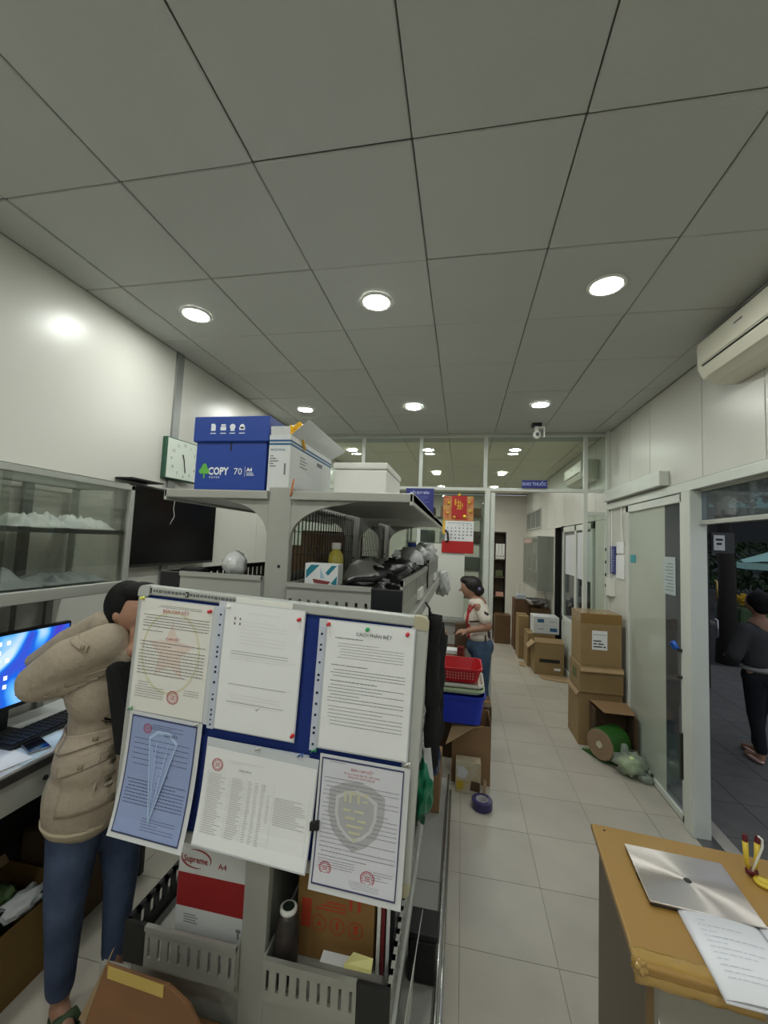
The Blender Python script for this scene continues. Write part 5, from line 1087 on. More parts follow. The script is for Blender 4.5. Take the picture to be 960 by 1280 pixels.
# stack of cartons by the right wall
C1 = M('carton_olive_brown', (142, 118, 80), 0.75, var=0.07, scale=6, objvar=0.04)
t = thing('carton', 'tall brown carton with white shipping label, topmost of the stack by the wall', 'box', (1.37, 4.62, 0.765))
G().box(1.185, 1.562, 4.45, 4.80, 0.765, 1.275).build('body', C1, t, bevel=0.005)
G().box(1.1845, 1.5625, 4.4490, 4.8010, 1.175, 1.2755).build('tape_band', TAPEB, t, bevel=0.004)
G().box(1.29, 1.43, 4.4478, 4.450, 0.925, 1.11).build('shipping_label', PAPER, t)
g = G()
for i in range(3): words(g, 1.302, 1.375+0.02*i, 1.005-0.028*i, 0.020, 4.4470, random.Random(i))
words(g, 1.302, 1.42, 1.07, 0.007, 4.4470, random.Random(9)); o = g.build('label_print', INKD, t); o['kind'] = 'stuff'
t = thing('carton', 'brown carton in the middle of the stack by the wall', 'box', (1.37, 4.62, 0.51), rot=None)
G().box(1.175, 1.570, 4.43, 4.82, 0.512, 0.763).build('body', C1, t, bevel=0.005); G().prism([(1.17, 4.43, 0.745), (1.57, 4.43, 0.745), (1.565, 4.40, 0.72), (1.18, 4.40, 0.715)], (0, 0, 0.005)).build('flap', CARDL, t)
G().box(1.1738, 1.175, 4.55, 4.70, 0.60, 0.70).build('side_print', M('green_brown_ink', (96, 100, 60), 0.8), t)
t = thing('carton', 'large brown carton at the bottom of the stack by the wall', 'box', (1.37, 4.65, 0.0))
G().box(1.172, 1.572, 4.46, 4.86, 0.0, 0.508).build('body', C1, t, bevel=0.005); G().prism([(1.172, 4.46, 0.500), (1.172, 4.86, 0.500), (1.155, 4.84, 0.47), (1.155, 4.47, 0.46)], (0, 0, 0.005)).build('flap', CARDL, t)
t = thing('open_carton', 'open-sided carton around the green roll at the foot of the stack', 'box', (1.42, 4.33, 0))
G().box(1.27, 1.595, 4.43, 4.455, 0.005, 0.43).box(1.585, 1.598, 4.16, 4.43, 0.0, 0.40).box(1.27, 1.29, 4.32, 4.43, 0.005, 0.40).build('body', M('dark_brown_cardboard'), t)
G().prism([(1.27, 4.44, 0.44), (1.60, 4.44, 0.44), (1.60, 4.22, 0.41), (1.33, 4.22, 0.41)], (0, 0, 0.006)).build('flap', CARD, t)
gr = thing('green_roll', 'thick green film roll with brown cardboard end, in the open carton', 'roll', (1.38, 4.28, 0.0))
G().cyl((1.28, 4.16, 0.152), (1.47, 4.30, 0.152), 0.138, n=32).build('film', M('dark_green_film', (44, 92, 34), 0.4), gr, bevel=0.01, smooth=False)
ax_ = (Vector((1.28, 4.16, 0.152))-Vector((1.47, 4.30, 0.152))).normalized()
G().lathe([(0.128, 0), (0.130, 0.008), (0.124, 0.012), (0.035, 0.012), (0.033, 0.003)], (1.2795, 4.1597, 0.152), n=30, ax=tuple(ax_)).build('end_disc', M('brown_disc', (142, 118, 92), 0.8, var=0.1), gr)
G().cyl(Vector((1.28, 4.16, 0.152))+ax_*0.002, Vector((1.28, 4.16, 0.152))+ax_*0.016, 0.030, n=16).build('core', M('pale_core', (196, 186, 160), 0.7), gr)
G().prism([(1.18, 4.36, 0.003), (1.30, 4.14, 0.003), (1.52, 4.12, 0.003), (1.56, 4.36, 0.003)], (0, 0, 0.012)).build('green_base_sheet', M('dark_green_film'), gr)
lb_ = thing('leafy_bag', 'clear plastic bag of pale green leaves on the floor by the glass door', 'bag', (1.48, 4.00, 0))
G().ell((1.47, 4.00, 0.078), (0.085, 0.085, 0.075), amp=0.6, seed=81, freq=3).build('leaves', M('pale_green_leaves', (196, 210, 150), 0.6, var=0.25, scale=30), lb_, smooth=True)
G().ell((1.48, 4.00, 0.092), (0.125, 0.12, 0.095), amp=0.55, seed=82, freq=2.5).build('clear_bag', glass('bag_film', (226, 236, 230), 1.4, 0.15, milk=0.35, milkcol=(214, 222, 214)), lb_, smooth=True)
G().ell((1.43, 4.02, 0.19), (0.03, 0.035, 0.055), amp=0.4, seed=83).build('bag_knot', MATS['bag_film'], lb_, smooth=True)
G().ell((1.55, 3.90, 0.035), (0.06, 0.05, 0.035), amp=0.4, seed=84).build('bag_tail', MATS['bag_film'], lb_, smooth=True)
# ------------------------------------------------------------------ far room: cartons, glass cabinet, shelf
ca = thing('carton', 'open brown carton with dark handle slot in the far aisle', 'box', (1.33, 6.85, 0))
G().box(1.13, 1.55, 6.68, 6.685, 0, 0.47).box(1.13, 1.55, 7.02, 7.03, 0, 0.45).box(1.13, 1.14, 6.685, 7.02, 0, 0.45).box(1.54, 1.55, 6.685, 7.02, 0, 0.45).box(1.14, 1.54, 6.685, 7.02, 0, 0.02).build('body', C1, ca)
G().box(1.20, 1.49, 6.676, 6.6795, 0.185, 0.235).build('handle_slot', DARK, ca); G().box(1.41, 1.50, 6.677, 6.6798, 0.075, 0.11).build('label', PAPER, ca)
G().prism([(1.13, 6.68, 0.465), (1.55, 6.68, 0.465), (1.55, 6.78, 0.52), (1.13, 6.78, 0.52)], (0, 0, 0.006)).build('flap', C1, ca)
G().prism([(1.13, 6.68, 0.47), (1.13, 7.02, 0.45), (1.05, 7.02, 0.36), (1.03, 6.70, 0.38)], (0.004, 0, 0.004)).build('flap', CARDL, ca)
carton('carton', 'brown carton under the white and blue box in the far aisle', 1.08, 1.50, 7.05, 7.45, 0, 0.53, C1)
wx = thing('printed_box', 'white box with blue labels on top of the far cartons', 'box', (1.30, 7.2, 0.535))
G().box(1.17, 1.56, 7.06, 7.40, 0.535, 0.80).build('body', WB, wx, bevel=0.004)
G().box(1.23, 1.33, 7.058, 7.0605, 0.71, 0.765).box(1.42, 1.53, 7.058, 7.0605, 0.575, 0.63).build('blue_labels', BLU2, wx); G().box(1.40, 1.52, 7.058, 7.0605, 0.72, 0.725).box(1.41, 1.50, 7.058, 7.0605, 0.735, 0.74).box(1.24, 1.33, 7.058, 7.0605, 0.60, 0.605).box(1.25, 1.32, 7.058, 7.0605, 0.615, 0.62).box(1.17, 1.56, 7.0588, 7.0605, 0.667, 0.669).build('print', INK, wx)
carton('carton', 'tall brown carton with open flap left of the white and blue box', 1.0, 1.17, 7.5, 7.9, 0, 0.72, C1)
o = G().prism([(0.96, 7.05, 0.003), (1.05, 7.0, 0.003), (1.07, 7.25, 0.003), (0.98, 7.28, 0.003)], (0, 0, 0.01)).build('card_scrap', CARDL); tag(o, 'small cardboard scrap on the floor left of the far cartons', 'cardboard')
o = G().prism([(1.20, 6.45, 0.003), (1.57, 6.35, 0.003), (1.58, 6.66, 0.003), (1.18, 6.66, 0.003)], (0, 0, 0.006)).build('card_sheet', CARDL); tag(o, 'flat cardboard sheet on the floor before the far carton', 'cardboard')
DB = M('dark_wood_board', (98, 72, 46), 0.6, var=0.1)
carton('carton', 'tall dark brown carton with white marks farthest down the aisle', 1.0, 1.27, 8.1, 8.5, 0, 0.93, DB)
carton('carton', 'wide dark brown carton under the steel basin', 1.28, 1.60, 7.95, 8.5, 0, 0.80, DB)
bs = thing('steel_basin', 'round steel basin on the dark cartons under the glass cabinet', 'basin', (1.42, 8.1, 0.81)); G().lathe([(0.10, 0), (0.19, 0.06), (0.22, 0.13), (0.225, 0.14), (0.21, 0.135), (0.18, 0.06), (0.09, 0.012)], (1.38, 8.15, 0.81), n=28).build('bowl', M('silver_metal'), bs, smooth=True)
o = G().box(1.03, 1.20, 8.1, 8.3, 0.935, 1.02).build('plastic_tub', M('pale_grey_tub', (180, 188, 196), 0.4), bevel=0.01); tag(o, 'pale tub on the tall dark carton', 'tub')
o = thing('wire_stand', 'small white wire frame standing on the pale tub', 'stand', (1.1, 8.15, 1.02)); G().tube([(1.05, 8.15, 1.02), (1.05, 8.15, 1.24), (1.14, 8.15, 1.22), (1.14, 8.15, 1.02)], 0.008).build('frame', WHITE, o)
gc = thing('glass_cabinet', 'grey metal cabinet with glass doors on the far right wall', 'cabinet', (1.5, 8.6, 1.14)); CG = M('cabinet_green_grey', (150, 154, 144), 0.4, 0.1)
for a in ((1.34, 1.62, 7.80, 9.5, 2.09, 2.12), (1.34, 1.62, 7.80, 9.5, 1.14, 1.17), (1.34, 1.62, 7.80, 7.83, 1.17, 2.09), (1.34, 1.62, 9.47, 9.5, 1.17, 2.09), (1.60, 1.618, 7.83, 9.47, 1.17, 2.09), (1.34, 1.36, 8.38, 8.42, 1.17, 2.09), (1.34, 1.36, 8.92, 8.96, 1.17, 2.09)): G().box(*a).build('frame_panel', CG, gc)
for z in (1.45, 1.78): G().box(1.36, 1.60, 7.83, 9.47, z, z+0.012).build('shelf', CG, gc)
G().box(1.342, 1.346, 7.83, 9.47, 1.17, 2.09).build('glass_door', GL, gc)
G().box(1.336, 1.340, 8.45, 9.4, 2.0, 2.08).build('sign_strip', M('faded_pink_sign', (196, 160, 150), 0.6), gc)
for k, (y, z, h_, mt) in enumerate(((7.9, 1.79, .2, 'white_printed_board'), (8.1, 1.465, .22, 'white_plastic'), (8.5, 1.79, .22, 'white_printed_board'), (8.6, 1.465, .2, 'cardboard'), (9.0, 1.18, .2, 'cardboard'), (7.95, 1.18, .16, 'white_plastic'))):
    o = G().box(1.40, 1.56, y, y+0.22, z, z+h_).build('stored_box', MATS[mt], bevel=0.004); tag(o, ['white box on the upper shelf', 'white box on the middle shelf', 'second white box on the upper shelf', 'brown box on the middle shelf', 'brown box at the bottom', 'white box at the bottom'][k] + ' of the far glass cabinet', 'box')
o = G().ell((1.45, 7.95, 1.54), (0.07, 0.09, 0.07), amp=0.4, seed=91).build('plastic_bag', M('sky_blue_bag', (96, 156, 196), 0.4), smooth=True); tag(o, 'light blue bag at the near end of the far glass cabinet', 'bag')
o = G().cyl((XR+0.25, 7.35, 1.85), (XR+0.25, 7.35, 2.15), 0.09).build('grey_canister', M('grey_canister', (110, 110, 114), 0.5), bevel=0.01); tag(o, 'grey round canister in the dark doorway of the far room', 'canister')
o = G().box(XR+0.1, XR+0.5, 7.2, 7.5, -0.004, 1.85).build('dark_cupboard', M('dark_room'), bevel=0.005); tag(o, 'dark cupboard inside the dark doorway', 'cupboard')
# posters taped to the far glass doors
for k, (a, b_, z0, z1, lb) in enumerate(((5.60, 6.22, 1.50, 2.14, 'large white printed poster on the nearer far glass door'), (6.33, 6.90, 1.52, 2.12, 'large white printed poster on the second far glass door'))):
    t = thing('door_poster', lb, 'poster', (XR-0.012, a, z0)); G().box(XR-0.014, XR-0.009, a, b_, z0, z1).build('sheet', M('pale_poster', (206, 208, 212), 0.5), t)
    g = G(); rnd = random.Random(k)
    for i in range(14): g.box(XR-0.0155, XR-0.014, a+0.05, b_-0.05-0.1*rnd.random(), z0+0.05+0.038*i, z0+0.058+0.038*i)
    o = g.build('printed_lines', M('pale_ink'), t); o['kind'] = 'stuff'
# far shelf with binders left of the aisle
sh = thing('binder_shelf', 'tall dark shelf with white binders beyond the doorway', 'shelf', (0.75, 9.0, 0)); BS = M('brown_shelf', (92, 78, 62), 0.6)
for a in ((0.62, 0.64, 8.9, 9.2, 0, 2.21), (0.885, 0.905, 8.9, 9.2, 0, 2.21), (0.64, 0.885, 9.18, 9.2, 0, 2.21)): G().box(*a).build('side', DARK if a[0] > 0.8 else BS, sh)
for z in (0.05, 0.45, 0.85, 1.25, 1.62, 2.19): G().box(0.64, 0.885, 8.9, 9.18, z, z+0.02).build('shelf_board', BS, sh)
for k, x in enumerate((0.70, 0.762, 0.824)):
    t = thing('binder', ['left', 'middle', 'right'][k] + ' white binder standing on the upper far shelf', 'binder', (x, 8.92, 1.64)); G().box(x, x+0.056, 8.90, 9.15, 1.641, 1.96).build('cover', WHITE, t, bevel=0.004); G().cyl((x+0.028, 8.899, 1.70), (x+0.028, 8.901, 1.70), 0.012).build('finger_hole', DARK, t)
o = G().box(0.70, 0.86, 8.93, 9.1, 1.27, 1.40).build('green_bundle', M('olive_bundle', (84, 92, 60), 0.7), bevel=0.02); tag(o, 'olive bundle on the far shelf below the binders', 'bundle')
o = G().box(0.72, 0.87, 8.88, 9.05, 0.87+0.002, 0.95).build('pink_box', M('pink_box', (206, 150, 130), 0.6), bevel=0.004); tag(o, 'small pink box on the far shelf', 'box')
carton('carton', 'brown carton standing at the foot of the far shelf', 0.68, 0.98, 8.5, 8.82, 0, 0.55, DB)
# shelving seen through the partition glass
s2 = thing('open_shelving', 'grey open shelving behind the partition glass, right of the calendar', 'shelf', (0, 5.7, 0))
for x in (-0.75, 0.24): 
    for y in (5.55, 5.93): G().box(x, x+0.03, y, y+0.03, 0, 2.45).build('upright', RACKM, s2)
for z in (0.3, 0.75, 1.2, 1.55, 1.9, 2.25): G().box(-0.75, 0.27, 5.55, 5.96, z, z+0.02).build('shelf_board', RACKM, s2)
SCL = [('brown', 'cardboard'), ('grey', 'cabinet_back'), ('white', 'white_printed_board'), ('dark', 'dark_brown_cardboard'), ('pink', 'pink_box')]
rnd = random.Random(12)
for zi, z in enumerate((0.77, 1.22, 1.57, 1.92, 2.27)):
    for xi, x in enumerate((-0.62, -0.30, 0.0)):
        nm, mt = SCL[(zi*2+xi) % 5]
        carton('shelf_carton', '%s box, %s on the %s shelf behind the partition glass' % (nm, ['left', 'middle', 'right end'][xi], ['lowest filled', 'second filled', 'middle', 'fourth', 'top'][zi]), x, x+0.24, 5.58, 5.9, z+0.002, z+rnd.uniform(0.12, 0.20), MATS[mt], tape='')
# table in front of the partition, with things
tb = thing('work_table', 'small dark brown table before the partition beside the woman', 'table', (-0.2, 4.5, 0))
TW = M('brown_tabletop', (118, 84, 62), 0.45, var=0.1); DW = M('dark_red_wood', (44, 26, 24), 0.5)
G().box(-0.55, 0.07, 4.30, 4.85, 0.735, 0.765).build('tabletop', TW, tb, bevel=0.004)
G().box(-0.53, 0.04, 4.34, 4.36, 0.28, 0.735).build('front_panel', DW, tb); G().box(0.02, 0.05, 4.32, 4.83, 0, 0.735).build('side_panel', DW, tb); G().box(-0.54, -0.51, 4.32, 4.83, 0, 0.735).build('side_panel', DW, tb)
for k, (x, y, w_, d_, h_, mt, nm, lb) in enumerate(((-0.16, 4.40, .16, .14, .04, PAPER, 'paper_pad', 'white paper pad on the small brown table'), (-0.05, 4.70, .14, .10, .26, M('dark_brown_cardboard'), 'wooden_box', 'brown box standing at the back of the small table'), (-0.30, 4.62, .16, .16, .17, CARD, 'carton', 'small brown carton on the small table'), (-0.02, 4.36, .07, .07, .09, M('dark_red_cup', (110, 36, 34), 0.4), 'cup_box', 'dark red cup-shaped box at the near table edge'))):
    o = G().box(x, x+w_, y, y+d_, 0.766, 0.766+h_).build(nm, mt, bevel=0.006); tag(o, lb, 'box' if k else 'paper')
o = G().tube([(-0.02, 4.2, 0.70), (0.02, 4.19, 0.66), (0.035, 4.19, 0.5), (0.01, 4.20, 0.36), (0.0, 4.20, 0.20)], 0.02).build('grey_hose', M('grey_blue_hose', (104, 112, 136), 0.5), smooth=True); tag(o, 'grey-blue bent hose in front of the small table', 'hose')

# ------------------------------------------------------------------ woman at the partition, facing left
wm = thing('person', 'woman in white patterned blouse and jeans standing by the partition, facing left', 'person', (0.24, 4.70, 0))
Y0 = 4.72
B = [('e', (0.085, Y0, 1.425), (0.082, 0.072, 0.112), Euler((0, -0.25, 0))), ('c', (0.004, Y0, 1.405), (-0.012, Y0, 1.392), 0.014, 0.012), ('c', (0.16, Y0, 1.28), (0.12, Y0, 1.37), 0.05, 0.046), ('c', (0.19, Y0, 1.25), (0.21, Y0, 0.9), 0.10, 0.11),
     ('c', (0.19, Y0-0.16, 1.25), (0.295, Y0-0.20, 1.06), 0.050, 0.044), ('c', (0.295, Y0-0.20, 1.05), (0.08, Y0-0.17, 0.985), 0.042, 0.028), ('c', (0.17, Y0+0.16, 1.25), (0.22, Y0+0.19, 1.05), 0.05, 0.042), ('c', (0.22, Y0+0.19, 1.05), (0.05, Y0+0.10, 0.95), 0.042, 0.028),
     ('c', (0.24, Y0-0.07, 0.8), (0.25, Y0-0.07, 0.4), 0.08, 0.055), ('c', (0.25, Y0-0.07, 0.4), (0.29, Y0-0.07, 0.08), 0.05, 0.035), ('c', (0.24, Y0+0.08, 0.8), (0.235, Y0+0.09, 0.4), 0.08, 0.055), ('c', (0.235, Y0+0.09, 0.4), (0.27, Y0+0.09, 0.08), 0.05, 0.035),
     ('c', (0.29, Y0-0.07, 0.05), (0.16, Y0-0.08, 0.035), 0.036, 0.028), ('c', (0.27, Y0+0.09, 0.05), (0.14, Y0+0.08, 0.035), 0.036, 0.028)]
B += hand((0.08, Y0-0.17, 0.985), (-1, 0.1, -0.1), (0, 0.4, -1), 0.9, 0.8) + hand((0.05, Y0+0.10, 0.95), (-1, -0.1, -0.2), (0, -0.4, -1), 0.9, 0.8)
blob('body', B, SKIN, wm, 0.0075, 2)
blob('hair', [('e', (0.125, Y0, 1.465), (0.108, 0.092, 0.098)), ('e', (0.195, Y0, 1.405), (0.065, 0.072, 0.062)), ('e', (0.06, Y0, 1.51), (0.07, 0.070, 0.05))], M('dark_brown_hair', (26, 19, 18), 0.5, bump=0.3, bscale=60), wm, 0.008, 3)
G().lathe([(0.016, 0), (0.018, 0.006), (0.010, 0.010)], (0.20, Y0-0.066, 1.43), n=12, ax=(0.2, -1, 0)).build('hair_clip', M('lilac_clip', (120, 110, 160), 0.4), wm, smooth=True)
BLO = M('white_blouse', (214, 206, 194), 0.8, var=0.05, scale=30)
bl = blob('blouse', [('e', (0.195, Y0, 1.16), (0.125, 0.165, 0.15)), ('c', (0.20, Y0, 1.15), (0.205, Y0, 0.95), 0.125, 0.128), ('e', (0.155, Y0, 1.10), (0.115, 0.14, 0.10)), ('e', (0.21, Y0, 0.92), (0.138, 0.165, 0.085)), ('c', (0.19, Y0-0.13, 1.265), (0.265, Y0-0.185, 1.13), 0.068, 0.066), ('c', (0.17, Y0+0.13, 1.265), (0.21, Y0+0.175, 1.13), 0.066, 0.062), ('e', (0.17, Y0, 1.27), (0.085, 0.14, 0.055))], BLO, wm, 0.010, 3)
RC = M('red_ribbon_print', (170, 36, 40), 0.7)
JM = M('woman_blue_denim', (62, 84, 112), 0.85, var=0.2, scale=12)
blob('jeans', [('e', (0.225, Y0, 0.80), (0.150, 0.175, 0.13)), ('c', (0.235, Y0-0.07, 0.76), (0.245, Y0-0.08, 0.42), 0.112, 0.078), ('c', (0.245, Y0-0.08, 0.42), (0.29, Y0-0.07, 0.12), 0.074, 0.052), ('c', (0.23, Y0+0.08, 0.76), (0.23, Y0+0.09, 0.42), 0.108, 0.076), ('c', (0.23, Y0+0.09, 0.42), (0.265, Y0+0.09, 0.12), 0.072, 0.05)], JM, wm, 0.010, 3)
for dy, dx in ((-0.07, 0), (0.09, -0.02)): G().ell((0.225+dx, Y0+dy-0.005, 0.045), (0.115, 0.045, 0.042)).build('shoe', M('dark_shoe', (34, 34, 38), 0.5), wm, smooth=True)
conform(bl, wm, 'red_ribbon', RC, [((0.085, 1.245), (0.105, 1.25), (0.088, 1.06), (0.062, 1.06)), ((0.062, 1.06), (0.085, 1.06), (0.115, 0.90), (0.09, 0.89)), ((0.15, 1.28), (0.165, 1.275), (0.10, 1.16), (0.085, 1.17))], 4.3)
conform(bl, wm, 'dark_print', M('plum_print', (52, 30, 44), 0.7), [((0.10, 1.085), (0.20, 1.10), (0.20, 1.085), (0.10, 1.07)), ((0.295, 0.99), (0.33, 0.97), (0.33, 0.90), (0.30, 0.93)), ((0.265, 0.95), (0.28, 0.95), (0.28, 0.86), (0.265, 0.86)), ((0.25, 1.215), (0.30, 1.19), (0.29, 1.17), (0.25, 1.19))], 4.3)

# ------------------------------------------------------------------ street beyond the open doorway
struct(gbox(XR+0.10, 7.2, -4.0, 14.0, -0.10, -0.03).build('floor.002', M('street_bed', (50, 50, 52), 0.9)))
pv = bpy.data.objects['floor.002']; PVM = M('pavement_grey', (96, 94, 92), 0.8, var=0.12, scale=6, objvar=0.05)
pav = G().box(0.003, 0.447, 0.003, 0.447, -0.03, -0.012).build('paver', PVM, pv, bevel=0.003, seg=1); first = True
for i in range(12):
    for j in range(14):
        x, y = XR+0.11+0.45*i, 2.0+0.45*j
        if x > 6.6: continue
        if first: pav.location = (x, y, 0); first = False
        else: inst(pav, pv, (x, y, 0))
struct(gbox(6.9, 7.15, -4, 14, -0.05, 0.03).build('trim_6', M('curb_grey', (120, 118, 114), 0.8)))
struct(gbox(7.2, 30, -4, 34, -0.12, -0.04).build('floor.003', M('asphalt', (58, 58, 60), 0.85, var=0.1, scale=20)))
struct(gbox(XR+0.1, 7.2, 14, 34, -0.12, -0.04).build('floor.004', MATS['asphalt']))
def tree(label, x, y, h, r, trunk_r, seed, leafc, n=900, low=0.45, leaf=0.13):
    t = thing('tree', label, 'tree', (x, y, -0.03)); rnd = random.Random(seed)
    G().tube([(x, y, -0.03), (x+0.03, y, h*0.3), (x-0.04, y+0.03, h*0.6), (x, y, h*0.85)], [trunk_r*1.3, trunk_r, trunk_r*0.8, trunk_r*0.4], 12).build('trunk', M('dark_bark', (52, 46, 42), 0.9, bump=0.6, bscale=20), t, smooth=True)
    g = G()
    for i in range(n):
        a = rnd.random()*2*PI; q = rnd.random()**0.4; z = h*low+(h*(1-low))*rnd.random(); k = math.sin(PI*min(1, max(0.08, (z-h*low)/(h*(1-low)))))**0.5
        p = Vector((x+r*q*k*math.cos(a), y+r*q*k*math.sin(a), z)); d = Vector((rnd.uniform(-1, 1), rnd.uniform(-1, 1), rnd.uniform(-1, .6))).normalized(); u, v = orth(d)
        g.quad(p-d*leaf, p+u*leaf*0.45, p+d*leaf, p-u*leaf*0.45)
    o = g.build('foliage', leafc, t); o['kind'] = 'stuff'; return t
LF = M('dark_green_leaves', (44, 62, 38), 0.7, var=0.3, scale=4); LF2 = M('mid_green_leaves', (62, 84, 52), 0.7, var=0.3, scale=4)
tree('nearest street tree with dark trunk outside the doorway', 4.75, 8.6, 5.2, 1.3, 0.13, 1, LF, 1400, 0.55)
tree('leafy street tree to the left behind the dark trunk', 4.9, 13.6, 4.8, 1.7, 0.14, 2, LF2, 1400, 0.25)
tree('far leafy tree behind the pale parasol', 9.2, 16.5, 6.5, 2.2, 0.2, 3, LF2, 2200, 0.12, 0.2)
tree('farthest dark tree at the right of the doorway view', 14.0, 20.0, 7.5, 2.8, 0.2, 4, LF, 2400, 0.12, 0.2)
tree('low dark bush left of the gate outside', 7.6, 20.5, 3.2, 1.8, 0.1, 5, LF, 1500, 0.05, 0.16)
bd = thing('street_building', 'dim grey building across the street', 'building', (14, 26, 0)); G().box(5, 26, 26, 27, -0.04, 8).box(22, 23, 2, 26, -0.04, 8).build('wall', M('dim_facade', (116, 118, 120), 0.8, var=0.1, scale=0.6), bd)
for i in range(6):
    for k in range(2): G().box(6.5+2.8*i, 7.9+2.8*i, 25.95, 26.0, 1.0+3.2*k, 2.8+3.2*k).build('window', M('window_dark_glass'), bd)
um = thing('parasol', 'pale teal market parasol across the pavement outside', 'parasol', (7.25, 10.2, 0)); g = G(); n = 8; ap = Vector((7.25, 10.2, 2.30)); rim = [Vector((7.25+1.25*math.cos(2*PI*i/n), 10.2+1.25*math.sin(2*PI*i/n), 1.78)) for i in range(n)]
for i in range(n):
    a, b_ = rim[i], rim[(i+1) % n]; m_ = (a+b_)/2+Vector((0, 0, 0.05)); g.face([g.bm.verts.new(p) for p in (ap, a, m_)]); g.face([g.bm.verts.new(p) for p in (ap, m_, b_)]); g.quad(a, b_, b_-Vector((0, 0, .14)), a-Vector((0, 0, .14)))
g.build('canopy', M('teal_white_canvas', (172, 220, 212), 0.7), um, solid=0.006); G().cyl((7.25, 10.2, -0.05), (7.25, 10.2, 2.32), 0.02).build('pole', WHITE, um)
t = thing('stall_drapes', 'pinkish white cloth hanging under the pale parasol', 'cloth', (6.5, 9.9, 0)); G().grid(10, 6, lambda a, b: (6.2+0.9*a, 9.75+0.05*math.sin(a*20), 1.02+0.66*b)).build('cloth', M('pinkish_cloth', (206, 186, 190), 0.8), t, smooth=True, solid=0.01); G().grid(8, 3, lambda a, b: (6.35+0.42*a, 9.70+0.03*math.sin(a*16), 1.55+0.16*b)).build('red_top', M('coral_cloth', (232, 104, 92), 0.8), t, smooth=True, solid=0.01)
fs = thing('flower_stand', 'stand of yellow flowers by the parasol outside', 'flowers', (5.6, 8.9, 0)); FY = M('yellow_petals', (226, 190, 40), 0.6); g = G(); rnd = random.Random(22)
for i in range(260):
    p = Vector((rnd.uniform(5.0, 6.3), rnd.uniform(8.6, 9.3), 1.0+0.16*rnd.random())); g.cyl(p, p+Vector((0, 0, 0.03)), 0.008, 0.045, n=6)
o = g.build('flower_heads', FY, fs); o['kind'] = 'stuff'; G().box(4.95, 6.35, 8.55, 9.35, 0.55, 0.98).build('greenery_box', LF2, fs, bevel=0.05)
for x in (5.0, 6.3):
    for y in (8.6, 9.3): G().cyl((x, y, -0.03), (x, y, 0.55), 0.03).build('leg', DARK, fs)
aw = thing('awning', 'long pale striped awning high up beyond the transom', 'awning', (6.6, 11.5, 0)); G().prism([(5.6, 11.0, 3.05), (9.0, 11.0, 3.05), (9.0, 12.2, 3.55), (5.6, 12.2, 3.55)], (0, 0, 0.03)).build('canvas', M('teal_white_canvas'), aw)
for x in (5.7, 8.9): G().cyl((x, 11.05, -0.04), (x, 11.05, 3.05), 0.03).build('post', DARK, aw)
G().box(4.6, 9.0, 10.95, 11.0, 2.25, 2.75).build('dark_valance', DARK, aw)
gt = thing('street_gate', 'metal gate with two pairs of brass handles outside the doorway', 'gate', (3.6, 6.9, 0)); BR = M('brass', (206, 178, 110), 0.3, 0.8)
for x in (3.43, 3.56): G().box(x, x+0.035, 6.88, 6.92, -0.012, 2.5).build('post', M('dark_metal'), gt)
for x, z in ((3.49, 1.28), (3.66, 1.28), (3.49, 0.72), (3.66, 0.72)): G().tube([(x, 6.86, z), (x, 6.82, z+0.02), (x, 6.82, z+0.24), (x, 6.86, z+0.26)], 0.014).build('handle', BR if z > 1 else M('silver_metal'), gt, smooth=True)
o = G().box(3.62, 3.76, 6.80, 6.82, 1.98, 2.20).build('gate_sign', WHITE); tag(o, 'small white sign with dark print on the street gate', 'sign')
G().box(3.645, 3.735, 6.798, 6.80, 2.12, 2.15).box(3.655, 3.72, 6.798, 6.80, 2.06, 2.09).build('sign_print', INKD, o)
G().box(3.60, 3.90, 6.825, 6.87, 1.94, 2.24).build('sign_backing', M('dark_metal'), gt)
# woman outside, seen from behind
po = thing('person', 'person in dark grey top and black trousers walking away outside', 'person', (2.82, 4.62, -0.012)); D_ = -0.012
def om(x, y, z): return (2.84+x*0.98-y*0.3, 4.62+x*0.28+y*0.9, z+D_)
blob('body', [('e', om(-.01, .03, 1.475), (0.08, 0.088, 0.105)), ('c', om(0, 0, 1.27), om(0, .01, 1.40), 0.052, 0.048), ('c', om(0, 0, 1.25), om(0, 0, .9), .1, .1), ('c', om(-.18, 0, 1.22), om(-.24, .03, .98), .045, .038), ('c', om(-.24, .03, .98), om(-.12, .20, .92), .036, .026), ('c', om(.18, 0, 1.22), om(.24, .03, .98), .045, .038), ('c', om(.24, .03, .98), om(.12, .20, .92), .036, .026),
     ('c', om(-.08, 0, .8), om(-.05, .02, .42), .07, .05), ('c', om(-.05, .02, .42), om(-.05, -.03, .07), .045, .032), ('c', om(-.05, -.03, .045), om(-.05, .11, .03), .032, .026), ('c', om(.08, 0, .8), om(.07, .10, .42), .07, .05), ('c', om(.07, .10, .42), om(.07, .12, .07), .045, .032), ('c', om(.07, .12, .045), om(.07, .26, .03), .032, .026)]
     + hand(om(-.12, .20, .92), (0.5, 0.7, 0), (0, 0, -1), .9) + hand(om(.12, .20, .92), (-0.3, 0.9, 0), (0, 0, -1), .9), SKIN, po, 0.0085, 2)
GT = M('dark_grey_knit', (62, 62, 64), 0.9, bump=0.2, bscale=100)
